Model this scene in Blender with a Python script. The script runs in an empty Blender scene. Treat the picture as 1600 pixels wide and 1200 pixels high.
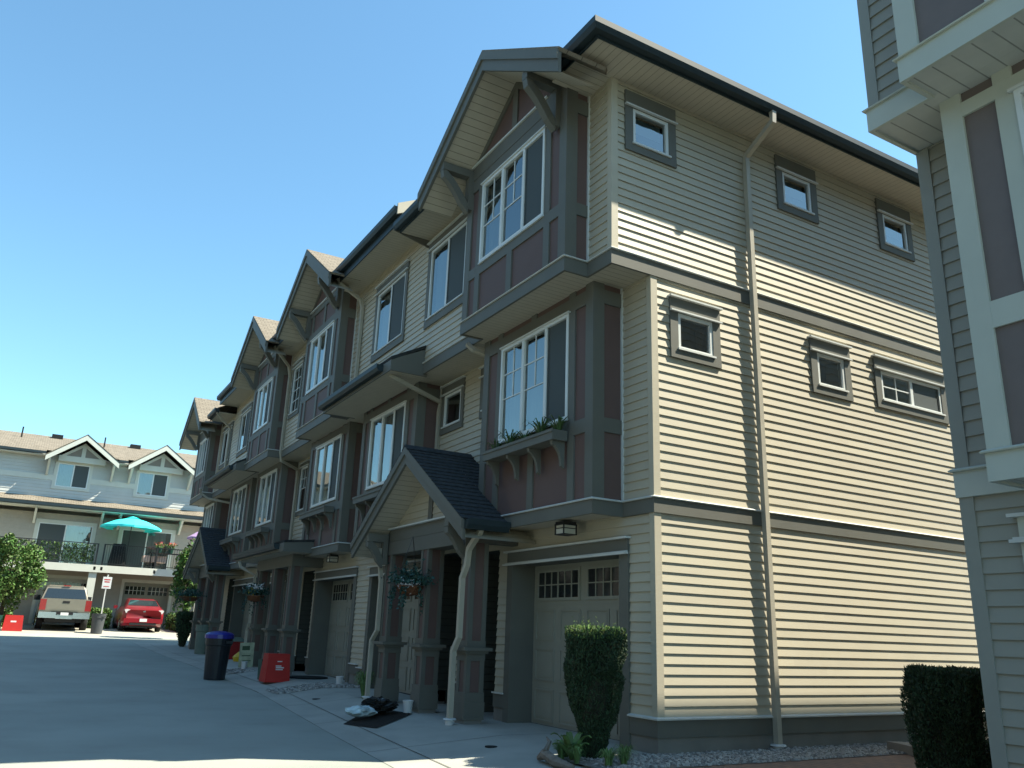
import bpy, math, random
from mathutils import Vector, Matrix
random.seed(7)
S=bpy.context.scene
COL=S.collection
# ------------------------------------------------------------------ camera
cam_d=bpy.data.cameras.new('camera'); cam=bpy.data.objects.new('camera',cam_d); COL.objects.link(cam)
def cam_rows(yaw,pitch,roll):
    cy,sy=math.cos(yaw),math.sin(yaw)
    f=Vector((-sy*math.cos(pitch),cy*math.cos(pitch),math.sin(pitch)))
    r=Vector((cy,sy,0)); u=r.cross(f)
    c,s=math.cos(roll),math.sin(roll)
    return c*r+s*u, -s*r+c*u, f
_r,_u,_f=cam_rows(math.radians(60.2294),math.radians(16.9389),math.radians(2.0653))
m=Matrix(((_r.x,_u.x,-_f.x),(_r.y,_u.y,-_f.y),(_r.z,_u.z,-_f.z))).to_4x4()
m.translation=Vector((7.285,-6.1,1.17))
cam.matrix_world=m
cam_d.sensor_width=36; cam_d.lens=1280.58/1600*36; cam_d.clip_end=2000; cam_d.clip_start=.05
S.camera=cam
# ------------------------------------------------------------------ sky, sun, exposure
SUN=Vector((1,2.05,2.98)).normalized()
EL=math.asin(SUN.z)
w=bpy.data.worlds.new("World"); S.world=w; w.use_nodes=True
nt=w.node_tree; nt.nodes.clear()
sky=nt.nodes.new('ShaderNodeTexSky'); sky.sky_type='NISHITA'; sky.sun_disc=False
sky.sun_elevation=EL; sky.sun_rotation=math.atan2(SUN.x,SUN.y); sky.air_density=1.0; sky.dust_density=0.3; sky.ozone_density=2.0
bg=nt.nodes.new('ShaderNodeBackground'); bg.inputs[1].default_value=.114
out=nt.nodes.new('ShaderNodeOutputWorld')
tint=nt.nodes.new('ShaderNodeMix'); tint.data_type='RGBA'; tint.blend_type='MULTIPLY'; tint.inputs['Factor'].default_value=1; tint.inputs['B'].default_value=(.84,1.13,1.08,1)
nt.links.new(sky.outputs[0],tint.inputs['A']); nt.links.new(tint.outputs['Result'],bg.inputs[0]); nt.links.new(bg.outputs[0],out.inputs[0])
sd=bpy.data.lights.new('sun','SUN'); sd.energy=5.0; sd.angle=math.radians(.5); sd.color=(1,.94,.77)
so=bpy.data.objects.new('sun',sd); COL.objects.link(so); so.rotation_euler=SUN.to_track_quat('Z','Y').to_euler()
S.view_settings.view_transform='Standard'; S.view_settings.look='None'; S.view_settings.gamma=1
S.view_settings.exposure=1.2
S.render.engine='CYCLES'

# ------------------------------------------------------------------ materials
def mat(name,col,rough=.7,var=.12,scale=6.,bump=0.,bscale=60.,spec=.3,metal=0.,dirt=0.,coat=0.,island=0.,stretch=None):
    M=bpy.data.materials.new(name); M.use_nodes=True; N=M.node_tree; n=N.nodes; L=N.links
    b=n['Principled BSDF']; b.inputs['Roughness'].default_value=rough; b.inputs['Metallic'].default_value=metal
    b.inputs['Specular IOR Level'].default_value=spec; b.inputs['Coat Weight'].default_value=coat
    tc=n.new('ShaderNodeTexCoord'); vec=tc.outputs['Object']
    if stretch:
        mp=n.new('ShaderNodeMapping'); mp.inputs['Scale'].default_value=stretch; L.new(vec,mp.inputs['Vector']); vec=mp.outputs[0]
    nz=n.new('ShaderNodeTexNoise'); nz.inputs['Scale'].default_value=scale; nz.inputs['Detail'].default_value=6; L.new(vec,nz.inputs['Vector'])
    hs=n.new('ShaderNodeHueSaturation'); hs.inputs['Color'].default_value=(*col,1)
    mr=n.new('ShaderNodeMapRange'); mr.inputs[1].default_value=.25; mr.inputs[2].default_value=.75; mr.inputs[3].default_value=1-var; mr.inputs[4].default_value=1+var
    L.new(nz.outputs[0],mr.inputs[0]); val=mr.outputs[0]
    if island:
        g=n.new('ShaderNodeNewGeometry'); m2=n.new('ShaderNodeMapRange'); m2.inputs[3].default_value=1-island; m2.inputs[4].default_value=1+island
        L.new(g.outputs['Random Per Island'],m2.inputs[0]); mm=n.new('ShaderNodeMath'); mm.operation='MULTIPLY'; L.new(val,mm.inputs[0]); L.new(m2.outputs[0],mm.inputs[1]); val=mm.outputs[0]
        m3=n.new('ShaderNodeMapRange'); m3.inputs[3].default_value=.5-.06*island; m3.inputs[4].default_value=.5+.06*island; L.new(g.outputs['Random Per Island'],m3.inputs[0]); L.new(m3.outputs[0],hs.inputs['Hue'])
    L.new(val,hs.inputs['Value']); c=hs.outputs[0]
    if dirt:
        nd=n.new('ShaderNodeTexNoise'); nd.inputs['Scale'].default_value=1.1; nd.inputs['Detail'].default_value=8; nd.inputs['Roughness'].default_value=.65; L.new(tc.outputs['Object'],nd.inputs['Vector'])
        r2=n.new('ShaderNodeMapRange'); r2.inputs[1].default_value=.5; r2.inputs[2].default_value=.75; r2.inputs[3].default_value=0; r2.inputs[4].default_value=dirt; L.new(nd.outputs[0],r2.inputs[0])
        mx=n.new('ShaderNodeMix'); mx.data_type='RGBA'; mx.inputs['B'].default_value=(*[x*.45 for x in col],1); L.new(r2.outputs[0],mx.inputs['Factor']); L.new(c,mx.inputs['A']); c=mx.outputs['Result']
    L.new(c,b.inputs['Base Color'])
    if bump:
        nb=n.new('ShaderNodeTexNoise'); nb.inputs['Scale'].default_value=bscale; nb.inputs['Detail'].default_value=4; L.new(vec,nb.inputs['Vector'])
        bp=n.new('ShaderNodeBump'); bp.inputs['Strength'].default_value=bump; bp.inputs['Distance'].default_value=.01; L.new(nb.outputs[0],bp.inputs['Height']); L.new(bp.outputs[0],b.inputs['Normal'])
    return M
def lines_mat(name,col,axis,step,rough=.6,depth=.006,dark=.55,var=.05):
    """board / vent grooves every `step` metres along an object axis"""
    M=mat(name,col,rough,var); N=M.node_tree;n=N.nodes;L=N.links;b=n['Principled BSDF']
    tc=n.new('ShaderNodeTexCoord'); sp=n.new('ShaderNodeSeparateXYZ'); L.new(tc.outputs['Object'],sp.inputs[0])
    d=n.new('ShaderNodeMath'); d.operation='DIVIDE'; d.inputs[1].default_value=step; L.new(sp.outputs[axis],d.inputs[0])
    f=n.new('ShaderNodeMath'); f.operation='FRACT'; L.new(d.outputs[0],f.inputs[0])
    g=n.new('ShaderNodeMath'); g.operation='LESS_THAN'; g.inputs[1].default_value=.07; L.new(f.outputs[0],g.inputs[0])
    mx=n.new('ShaderNodeMix'); mx.data_type='RGBA'; L.new(g.outputs[0],mx.inputs['Factor'])
    src=b.inputs['Base Color'].links[0].from_socket; L.new(src,mx.inputs['A']); mx.inputs['B'].default_value=(*[x*dark for x in col],1)
    L.new(mx.outputs['Result'],b.inputs['Base Color'])
    bp=n.new('ShaderNodeBump'); bp.inputs['Distance'].default_value=depth; bp.invert=True; L.new(g.outputs[0],bp.inputs['Height']); L.new(bp.outputs[0],b.inputs['Normal'])
    return M
def shingle_mat(name,c1,c2,axis):
    M=bpy.data.materials.new(name); M.use_nodes=True; N=M.node_tree;n=N.nodes;L=N.links;b=n['Principled BSDF']; b.inputs['Roughness'].default_value=.9; b.inputs['Specular IOR Level'].default_value=.15
    tc=n.new('ShaderNodeTexCoord'); sp=n.new('ShaderNodeSeparateXYZ'); L.new(tc.outputs['Object'],sp.inputs[0])
    mz=n.new('ShaderNodeMath'); mz.operation='MULTIPLY'; mz.inputs[1].default_value=1.85; L.new(sp.outputs['Z'],mz.inputs[0])
    cb=n.new('ShaderNodeCombineXYZ'); L.new(sp.outputs[axis],cb.inputs[0]); L.new(mz.outputs[0],cb.inputs[1])
    br=n.new('ShaderNodeTexBrick'); br.inputs['Scale'].default_value=1; br.inputs['Brick Width'].default_value=.22; br.inputs['Row Height'].default_value=.14; br.inputs['Mortar Size'].default_value=.006
    br.inputs['Color1'].default_value=(*c1,1); br.inputs['Color2'].default_value=(*c2,1); br.inputs['Mortar'].default_value=(*[x*.4 for x in c1],1); L.new(cb.outputs[0],br.inputs['Vector'])
    nz=n.new('ShaderNodeTexNoise'); nz.inputs['Scale'].default_value=120; nz.inputs['Detail'].default_value=3; L.new(tc.outputs['Object'],nz.inputs['Vector'])
    mx=n.new('ShaderNodeMix'); mx.data_type='RGBA'; mx.blend_type='OVERLAY'; mx.inputs['Factor'].default_value=.5; L.new(br.outputs['Color'],mx.inputs['A']); L.new(nz.outputs[0],mx.inputs['B']); L.new(mx.outputs['Result'],b.inputs['Base Color'])
    bp=n.new('ShaderNodeBump'); bp.inputs['Distance'].default_value=.012; bp.invert=True; L.new(br.outputs['Fac'],bp.inputs['Height']); L.new(bp.outputs[0],b.inputs['Normal'])
    return M
def glass_mat(name,f0=1.85,tint=(.75,.85,.85)):
    M=bpy.data.materials.new(name); M.use_nodes=True; N=M.node_tree;n=N.nodes;L=N.links
    for x in list(n):
        if x.type!='OUTPUT_MATERIAL': n.remove(x)
    o=[x for x in n if x.type=='OUTPUT_MATERIAL'][0]
    t=n.new('ShaderNodeBsdfTransparent'); t.inputs[0].default_value=(*tint,1)
    g=n.new('ShaderNodeBsdfGlossy'); g.inputs['Roughness'].default_value=.015; g.inputs[0].default_value=(.95,1,1,1)
    tc=n.new('ShaderNodeTexCoord'); nz=n.new('ShaderNodeTexNoise'); nz.inputs['Scale'].default_value=1.3; L.new(tc.outputs['Object'],nz.inputs['Vector'])
    bp=n.new('ShaderNodeBump'); bp.inputs['Strength'].default_value=.25; bp.inputs['Distance'].default_value=.02; L.new(nz.outputs[0],bp.inputs['Height']); L.new(bp.outputs[0],g.inputs['Normal'])
    f=n.new('ShaderNodeFresnel'); f.inputs[0].default_value=f0
    m=n.new('ShaderNodeMixShader'); L.new(f.outputs[0],m.inputs[0]); L.new(t.outputs[0],m.inputs[1]); L.new(g.outputs[0],m.inputs[2]); L.new(m.outputs[0],o.inputs[0])
    return M
def screen_mat(name):
    M=bpy.data.materials.new(name); M.use_nodes=True; N=M.node_tree;n=N.nodes;L=N.links
    b=n['Principled BSDF']; b.inputs['Base Color'].default_value=(.085,.10,.10,1); b.inputs['Roughness'].default_value=.7
    o=[x for x in n if x.type=='OUTPUT_MATERIAL'][0]
    t=n.new('ShaderNodeBsdfTransparent'); m=n.new('ShaderNodeMixShader'); m.inputs[0].default_value=.78
    L.new(t.outputs[0],m.inputs[1]); L.new(b.outputs[0],m.inputs[2]); L.new(m.outputs[0],o.inputs[0])
    return M
siding=mat('siding_paint',(.485,.435,.335),.5,.035,2.,bump=.06,bscale=40,stretch=(1,1,3),island=.035,spec=.4,dirt=.10)
siding_pale=mat('siding_paint_warm',(.45,.39,.27),.6,.03,3.)
trim=mat('trim_paint',(.140,.138,.118),.6,.06,3.,bump=.05,bscale=50)
maroon=mat('maroon_panel',(.140,.090,.080),.65,.08,2.)
flash=mat('white_flashing',(.62,.63,.60),.45,.08,4.)
vinyl=mat('white_vinyl',(.72,.74,.72),.35,.03,5.)
gutter_m=mat('dark_gutter_metal',(.022,.036,.042),.5,.15,3.,spec=.35)
pipe_m=mat('beige_downspout',(.42,.385,.31),.45,.08,4.)
garage_m=mat('garage_door_paint',(.30,.30,.25),.5,.05,3.)
soffit_y=lines_mat('vented_soffit',(.50,.45,.36),'X',.1)
soffit_x=lines_mat('vented_soffit_side',(.50,.45,.36),'Y',.1)
concrete_m=mat('concrete',(.40,.40,.36),.85,.12,1.4,bump=.25,bscale=70,dirt=.35)
founda=mat('foundation_concrete',(.22,.21,.19),.9,.12,3,bump=.2)
asphalt_m=mat('asphalt',(.345,.365,.33),.9,.12,.6,bump=.7,bscale=110,dirt=.18)
drive_far=mat('pale_concrete',(.38,.365,.31),.85,.08,1.2,bump=.1,dirt=.25)
gravel_m=mat('gravel_bed',(.17,.165,.15),.95,.3,40,bump=1,bscale=60)
stone_m=mat('grey_stone',(.30,.295,.28),.8,.1,20,island=.45)
mulch_m=mat('dark_mulch',(.022,.018,.015),.95,.4,30,bump=1,bscale=40)
soil_m=mat('ground_soil',(.12,.12,.09),.95,.2,1)
glass=glass_mat('window_glass',2.6)
screen=screen_mat('insect_screen')
room_m=mat('room_interior',(.13,.13,.12),.9,.1)
curtain_m=mat('curtain_cloth',(.55,.60,.60),.9,.04,3)
dark_m=mat('dark_void',(.012,.014,.014),.8,.1)
door_m=mat('maroon_door',(.07,.022,.022),.5,.1)
shing_brown=shingle_mat('brown_shingle',(.25,.215,.17),(.20,.172,.135),'Y')  # weathered brown main-roof shingle
shing_brown_x=shingle_mat('brown_shingle_front',(.25,.215,.17),(.20,.172,.135),'X')
shing_dark=mat('charcoal_shingle',(.045,.05,.055),.85,.35,14,bump=.6,bscale=120)
black_metal=mat('black_metal',(.015,.016,.018),.4,.1,spec=.5)
lantern_glass=mat('frosted_glass',(.6,.58,.5),.3,.05)
leaf_yew=mat('yew_needles',(.035,.062,.028),.6,.25,5,island=.5)
leaf_tip=mat('yew_new_growth',(.16,.24,.06),.6,.2,5,island=.4)
leaf_tree=mat('tree_leaves',(.085,.15,.035),.55,.25,3,island=.5)
leaf_blue=mat('basket_foliage',(.03,.078,.062),.5,.25,5,island=.45)
leaf_herb=mat('soft_herb_leaves',(.13,.21,.07),.6,.25,5,island=.4)
bark=mat('bark',(.07,.055,.04),.9,.3,20,bump=.6)
bin_black=mat('black_plastic',(.012,.017,.024),.4,.15,spec=.45)
bin_red=mat('red_plastic',(.45,.022,.018),.45,.08,spec=.4)
blue_bag=mat('blue_plastic_bag',(.02,.025,.26),.3,.15,spec=.5)
green_pl=mat('green_plastic',(.02,.08,.06),.45,.1)
grey_pl=mat('grey_green_plastic',(.13,.17,.14),.5,.1)
white_pl=mat('white_plastic',(.65,.66,.66),.4,.08)
yellow_pl=mat('yellow_plastic',(.6,.42,.03),.45,.05)
brick_p=bpy.data.materials.new('brick_pavers'); 
def _pav():
    M=brick_p; M.use_nodes=True; n=M.node_tree.nodes;L=M.node_tree.links;b=n['Principled BSDF']; b.inputs['Roughness'].default_value=.9
    tc=n.new('ShaderNodeTexCoord'); br=n.new('ShaderNodeTexBrick'); br.inputs['Scale'].default_value=1; br.inputs['Brick Width'].default_value=.2; br.inputs['Row Height'].default_value=.1; br.inputs['Mortar Size'].default_value=.005
    br.inputs['Color1'].default_value=(.20,.12,.085,1); br.inputs['Color2'].default_value=(.15,.10,.08,1); br.inputs['Mortar'].default_value=(.06,.055,.05,1)
    L.new(tc.outputs['Object'],br.inputs['Vector']); L.new(br.outputs['Color'],b.inputs['Base Color'])
    bp=n.new('ShaderNodeBump'); bp.invert=True; bp.inputs['Distance'].default_value=.006; L.new(br.outputs['Fac'],bp.inputs['Height']); L.new(bp.outputs[0],b.inputs['Normal'])
_pav()

# ------------------------------------------------------------------ mesh helpers
ORI={}
class F:   # frame: origin, U right, V up, W outward
    def __init__(s,o,U,V,W): s.o=Vector(o);s.U=Vector(U);s.V=Vector(V);s.W=Vector(W)
    def __call__(s,u,v,w=0): return s.o+s.U*u+s.V*v+s.W*w
def FY(y): return F((0,y,0),(1,0,0),(0,0,1),(0,-1,0))     # faces -y, u = x
def FX(x): return F((x,0,0),(0,1,0),(0,0,1),(1,0,0))      # faces +x, u = y
SR=random.Random(99)
class MB:
    def __init__(s): s.v=[]; s.f=[]
    def quad(s,*p):
        i=len(s.v); s.v+= [Vector(q) for q in p]; s.f.append(tuple(range(i,i+len(p)))); return s
    def hexa(s,a,b):    # two quads a (4) and b (4) joined
        i=len(s.v); s.v+=[Vector(q) for q in a]+[Vector(q) for q in b]
        s.f+=[(i+3,i+2,i+1,i),(i+4,i+5,i+6,i+7)]+[(i+k,i+(k+1)%4,i+4+(k+1)%4,i+4+k) for k in range(4)]; return s
    def box(s,fr,u0,u1,v0,v1,w0,w1):
        return s.hexa([fr(u0,v0,w0),fr(u1,v0,w0),fr(u1,v1,w0),fr(u0,v1,w0)],[fr(u0,v0,w1),fr(u1,v0,w1),fr(u1,v1,w1),fr(u0,v1,w1)])
    def wbox(s,x0,x1,y0,y1,z0,z1):
        return s.hexa([(x0,y0,z0),(x1,y0,z0),(x1,y1,z0),(x0,y1,z0)],[(x0,y0,z1),(x1,y0,z1),(x1,y1,z1),(x0,y1,z1)])
    def prism(s,fr,poly,w0,w1):
        n=len(poly); i=len(s.v); s.v+=[fr(u,v,w0) for u,v in poly]+[fr(u,v,w1) for u,v in poly]
        s.f.append(tuple(i+n-1-k for k in range(n))); s.f.append(tuple(i+n+k for k in range(n)))
        s.f+=[(i+k,i+(k+1)%n,i+n+(k+1)%n,i+n+k) for k in range(n)]; return s
    def tube(s,path,r,n=10,cap=True,flat=None):
        path=[Vector(p) for p in path]; rr=r if isinstance(r,(list,tuple)) else [r]*len(path)
        i0=len(s.v); prev=None
        for k,p in enumerate(path):
            t=(path[min(k+1,len(path)-1)]-path[max(k-1,0)]).normalized()
            a=prev if prev is not None else (Vector((1,0,0)) if abs(t.x)<.9 else Vector((0,1,0)))
            a=(a-t*a.dot(t)).normalized(); b=t.cross(a); prev=a
            for j in range(n):
                th=2*math.pi*(j+.5)/n; s.v.append(p+(a*math.cos(th)+b*math.sin(th))*rr[k])
        for k in range(len(path)-1):
            for j in range(n):
                s.f.append((i0+k*n+j,i0+k*n+(j+1)%n,i0+(k+1)*n+(j+1)%n,i0+(k+1)*n+j))
        if cap: s.f.append(tuple(i0+n-1-j for j in range(n))); s.f.append(tuple(i0+(len(path)-1)*n+j for j in range(n)))
        return s
    def lathe(s,c,prof,n=20):
        i0=len(s.v); c=Vector(c)
        for r,z in prof:
            for j in range(n): s.v.append(c+Vector((r*math.cos(2*math.pi*j/n),r*math.sin(2*math.pi*j/n),z)))
        for k in range(len(prof)-1):
            for j in range(n): s.f.append((i0+k*n+j,i0+k*n+(j+1)%n,i0+(k+1)*n+(j+1)%n,i0+(k+1)*n+j))
        s.f.append(tuple(i0+n-1-j for j in range(n))); s.f.append(tuple(i0+(len(prof)-1)*n+j for j in range(n))); return s
    def sweep(s,path,prof):
        """path: plan points, outward is to the right of travel; prof: (w,z) loop, mitred"""
        P=[Vector((p[0],p[1])) for p in path]; n=len(prof); i0=len(s.v)
        for k,p in enumerate(P):
            d0=(P[k]-P[k-1]).normalized() if k else (P[1]-P[0]).normalized()
            d1=(P[k+1]-P[k]).normalized() if k<len(P)-1 else d0
            n0=Vector((d0.y,-d0.x)); n1=Vector((d1.y,-d1.x)); mm=(n0+n1); mm=mm/ (mm.dot(n0)) if mm.length>1e-6 else n0
            for w_,z_ in prof: s.v.append(Vector((p.x+mm.x*w_,p.y+mm.y*w_,z_)))
        for k in range(len(P)-1):
            for j in range(n): s.f.append((i0+k*n+j,i0+(k+1)*n+j,i0+(k+1)*n+(j+1)%n,i0+k*n+(j+1)%n))
        s.f.append(tuple(i0+j for j in range(n))); s.f.append(tuple(i0+(len(P)-1)*n+n-1-j for j in range(n))); return s
    def siding(s,fr,u0,u1,v0,v1,holes=(),e=.109,d=.0158,clip=None,joints=False):
        v=v0
        while v<v1-1e-4:
            b=min(v+e,v1); cuts={v,b}
            for h in holes:
                for q in (h[2],h[3]):
                    if v<q<b: cuts.add(q)
            cuts=sorted(cuts)
            for ta,tb in zip(cuts,cuts[1:]):
                tm=(ta+tb)/2; iv=[(u0,u1)]
                for h in holes:
                    if h[2]<tm<h[3]:
                        nv=[]
                        for a,c in iv:
                            if h[1]<=a or h[0]>=c: nv.append((a,c)); continue
                            if h[0]>a: nv.append((a,h[0]))
                            if h[1]<c: nv.append((h[1],c))
                        iv=nv
                wa=d*(1-(ta-v)/e); wb=d*(1-(tb-v)/e)
                for a,c in iv:
                    a0=a1=a;c0=c1=c
                    if clip:
                        l0,r0=clip(ta); l1,r1=clip(tb); a0=max(a,l0);a1=max(a,l1);c0=min(c,r0);c1=min(c,r1)
                        if c0<=a0 : continue
                        if c1<a1: a1=c1=(a1+c1)/2
                    if joints and not clip:
                        us=[a0]; 
                        while us[-1]<c0: us.append(us[-1]+SR.uniform(2.0,3.7))
                        us[-1]=c0
                        for p_,q_ in zip(us,us[1:]):
                            jg=SR.uniform(-.0012,.0012); s.quad(fr(p_,ta+jg,wa),fr(q_,ta+jg,wa),fr(q_,tb+jg,wb),fr(p_,tb+jg,wb)); s.quad(fr(p_,ta+jg,0),fr(q_,ta+jg,0),fr(q_,ta+jg,wa),fr(p_,ta+jg,wa))
                        continue
                    s.quad(fr(a0,ta,wa),fr(c0,ta,wa),fr(c1,tb,wb),fr(a1,tb,wb))
                    if ta==v: s.quad(fr(a0,ta,0),fr(c0,ta,0),fr(c0,ta,wa),fr(a0,ta,wa))
            v=b
        return s
    def panel(s,fr,u0,u1,v0,v1,w,holes=()):
        us=sorted({u0,u1,*[h[i] for h in holes for i in (0,1) if u0<h[i]<u1]}); vs=sorted({v0,v1,*[h[i] for h in holes for i in (2,3) if v0<h[i]<v1]})
        for a,b in zip(us,us[1:]):
            for c,d in zip(vs,vs[1:]):
                mu,mv=(a+b)/2,(c+d)/2
                if any(h[0]<mu<h[1] and h[2]<mv<h[3] for h in holes): continue
                s.quad(fr(a,c,w),fr(b,c,w),fr(b,d,w),fr(a,d,w))
        return s
def tag(o,label=None,cat=None,group=None,kind=None):
    if label: o['label']=label
    if cat: o['category']=cat
    if group: o['group']=group
    if kind: o['kind']=kind
    return o
def obj(name,mb,m,parent=None,smooth=False):
    me=bpy.data.meshes.new(name); o=bpy.data.objects.new(name,me)
    off=ORI.get(parent.name,Vector((0,0,0))) if parent else Vector((0,0,0))
    me.from_pydata([tuple(v-off) for v in mb.v],[],mb.f); me.validate(); me.update()
    ms=m if isinstance(m,(list,tuple)) else [m]
    for q in ms: me.materials.append(q)
    if smooth:
        for p in me.polygons: p.use_smooth=True
    COL.objects.link(o)
    if parent: o.parent=parent
    ORI[o.name]=off
    return o
def thing(name,label,cat,loc,group=None):
    o=bpy.data.objects.new(name,None); o.empty_display_size=.2; COL.objects.link(o); o.location=loc; ORI[o.name]=Vector(loc)
    return tag(o,label,cat,group)
def move_copy(root,loc,rz,label=None,group=None):
    r=root.copy(); COL.objects.link(r); r.location=loc; r.rotation_euler=(0,0,rz)
    if label: r['label']=label
    if group: r['group']=group
    for ch in list(root.children):
        c=ch.copy(); COL.objects.link(c); c.parent=r
        for g in ch.children:
            d=g.copy(); COL.objects.link(d); d.parent=c
    return r
def lerp(a,b,t): return a+(b-a)*t
GZ=[(-4000,0),(4-8,0),(4,0),(12,.1),(20,.2),(32,.5),(34,.66),(39.5,.85),(60,1.0),(4000,1.0)]
def gz(x):
    for (a,za),(b,zb) in zip(GZ,GZ[1:]):
        if a<=-x<=b: return lerp(za,zb,(-x-a)/(b-a))
    return 0

def rz0(x):
    t=(-x-12)/14; t=min(1,max(0,t)); return -.13*(1-t)
# ------------------------------------------------------------------ setting: ground sheets
def strip(name,x0,x1,ylo,yhi,dz,m,kind='structure',label=None,step=1.,off=lambda x:0):
    mb=MB(); xs=[x0]
    while xs[-1]<x1-1e-6: xs.append(min(xs[-1]+step,x1))
    for a,b in zip(xs,xs[1:]):
        mb.quad((a,ylo(a),gz(a)+dz+off(a)),(b,ylo(b),gz(b)+dz+off(b)),(b,yhi(b),gz(b)+dz+off(b)),(a,yhi(a),gz(a)+dz+off(a)))
    return tag(obj(name,mb,m),kind=kind)
gm=MB(); gx=[-900,-60,-39.5,-34,-32,-26,-20,-16,-12,-8,-4,60,900]
for a,b in zip(gx,gx[1:]): gm.quad((a,-900,gz(a)-.22),(b,-900,gz(b)-.22),(b,900,gz(b)-.22),(a,900,gz(a)-.22))
tag(obj('ground',gm,soil_m),kind='structure')
EDGE=[(-32.3,-2.2),(-24.85,-2.11),(-16.74,-1.79),(-9.72,-1.81),(-4.26,-2.28),(-.87,-2.62),(8,-3.5),(30,-5)]
def yedge(x):
    for (a,ya),(b,yb) in zip(EDGE,EDGE[1:]):
        if a<=x<=b: return lerp(ya,yb,(x-a)/(b-a))
    return EDGE[-1][1] if x>0 else EDGE[0][1]
strip('added_dark_lawn',-32.3,30,lambda x:-13.9,lambda x:-9.0,.0,mat('added_dark_lawn_grass',(.035,.06,.02),.95,.3,5,bump=.6),off=rz0)  # unseen dark strip added to cut light bounced onto the near facade
strip('road',-32.3,30,lambda x:-9.0,yedge,.0,asphalt_m,off=rz0)
strip('side_road',-32.3,-27.2,yedge,lambda x:30,.0,asphalt_m)
ap=MB(); xs=[-27.2+.8*i for i in range(72)]
for a,b in zip(xs,xs[1:]):
    ya,yb=yedge(a),yedge(b); za,zb=gz(a)+.004,gz(b)+.004; ra,rb=rz0(a),rz0(b)
    ap.quad((a,ya,za+ra),(b,yb,zb+rb),(b,yb+.45,zb+rb*.72),(a,ya+.45,za+ra*.72)).quad((a,ya+.45,za+ra*.72),(b,yb+.45,zb+rb*.72),(b,-.8,zb),(a,-.8,za))
    if b<.1: ap.quad((a,-.8,za),(b,-.8,zb),(b,1.7,zb),(a,1.7,za))
tag(obj('apron',ap,concrete_m),kind='structure')
def surf(x,y):
    ye=yedge(x); r=rz0(x)
    if y>-.8: return gz(x)
    if y>ye+.45: return gz(x)+r*.72*(-.8-y)/(-.8-ye-.45)
    return gz(x)+r*lerp(1,.72,min(1,max(0,(y-ye)/.45)))
# tooled joints in the apron: shallow dark grooves
jm=MB()
for x in (-1.9,-4.6,-6.9,-9.15,-11.4,-16.,-18.2):
    ys=[yedge(x),yedge(x)+.45,-.8,-.05]
    for c,d in zip(ys,ys[1:]): jm.quad((x-.006,c,surf(x,c)+.008),(x+.006,c,surf(x,c)+.008),(x+.006,d,surf(x,d)+.008),(x-.006,d,surf(x,d)+.008))
xs=[-26+i for i in range(27)]
for a,b in zip(xs,xs[1:]):
    ya,yb=yedge(a)+.45,yedge(b)+.45
    jm.quad((a,ya-.006,surf(a,ya)+.010),(b,yb-.006,surf(b,yb)+.010),(b,yb+.006,surf(b,yb)+.010),(a,ya+.006,surf(a,ya)+.010))
tag(obj('apron_joints',jm,mat('joint_dark',(.09,.09,.085),.95)),kind='structure')
strip('far_pavement',-39.5,-32.3,lambda x:-30,lambda x:30,.0,drive_far)
strip('gravel_strip',-.05,.75,lambda x:-1.2,lambda x:12,.006,gravel_m)
strip('brick_path',.75,3.62,lambda x:-1.24,lambda x:12,.002,brick_p)
rc=random.Random(4); cm_=MB()
for k in range(4):
    x=rc.uniform(-22,-6); y=rc.uniform(-5.6,-2.9); a=rc.uniform(0,6.28)
    for i in range(rc.randint(5,14)):
        a+=rc.uniform(-.7,.7); L_=rc.uniform(.08,.3); x2,y2=x+math.cos(a)*L_,y+math.sin(a)*L_
        if y2>yedge(x2)-.05: break
        nx,ny=-math.sin(a)*.004,math.cos(a)*.004; z1_,z2_=gz(x)+rz0(x)+.006,gz(x2)+rz0(x2)+.006
        cm_.quad((x-nx,y-ny,z1_),(x2-nx,y2-ny,z2_),(x2+nx,y2+ny,z2_),(x+nx,y+ny,z1_)); x,y=x2,y2
tag(obj('road_cracks',cm_,mat('crack_filler',(.20,.205,.19),.95)),kind='structure')
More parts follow.
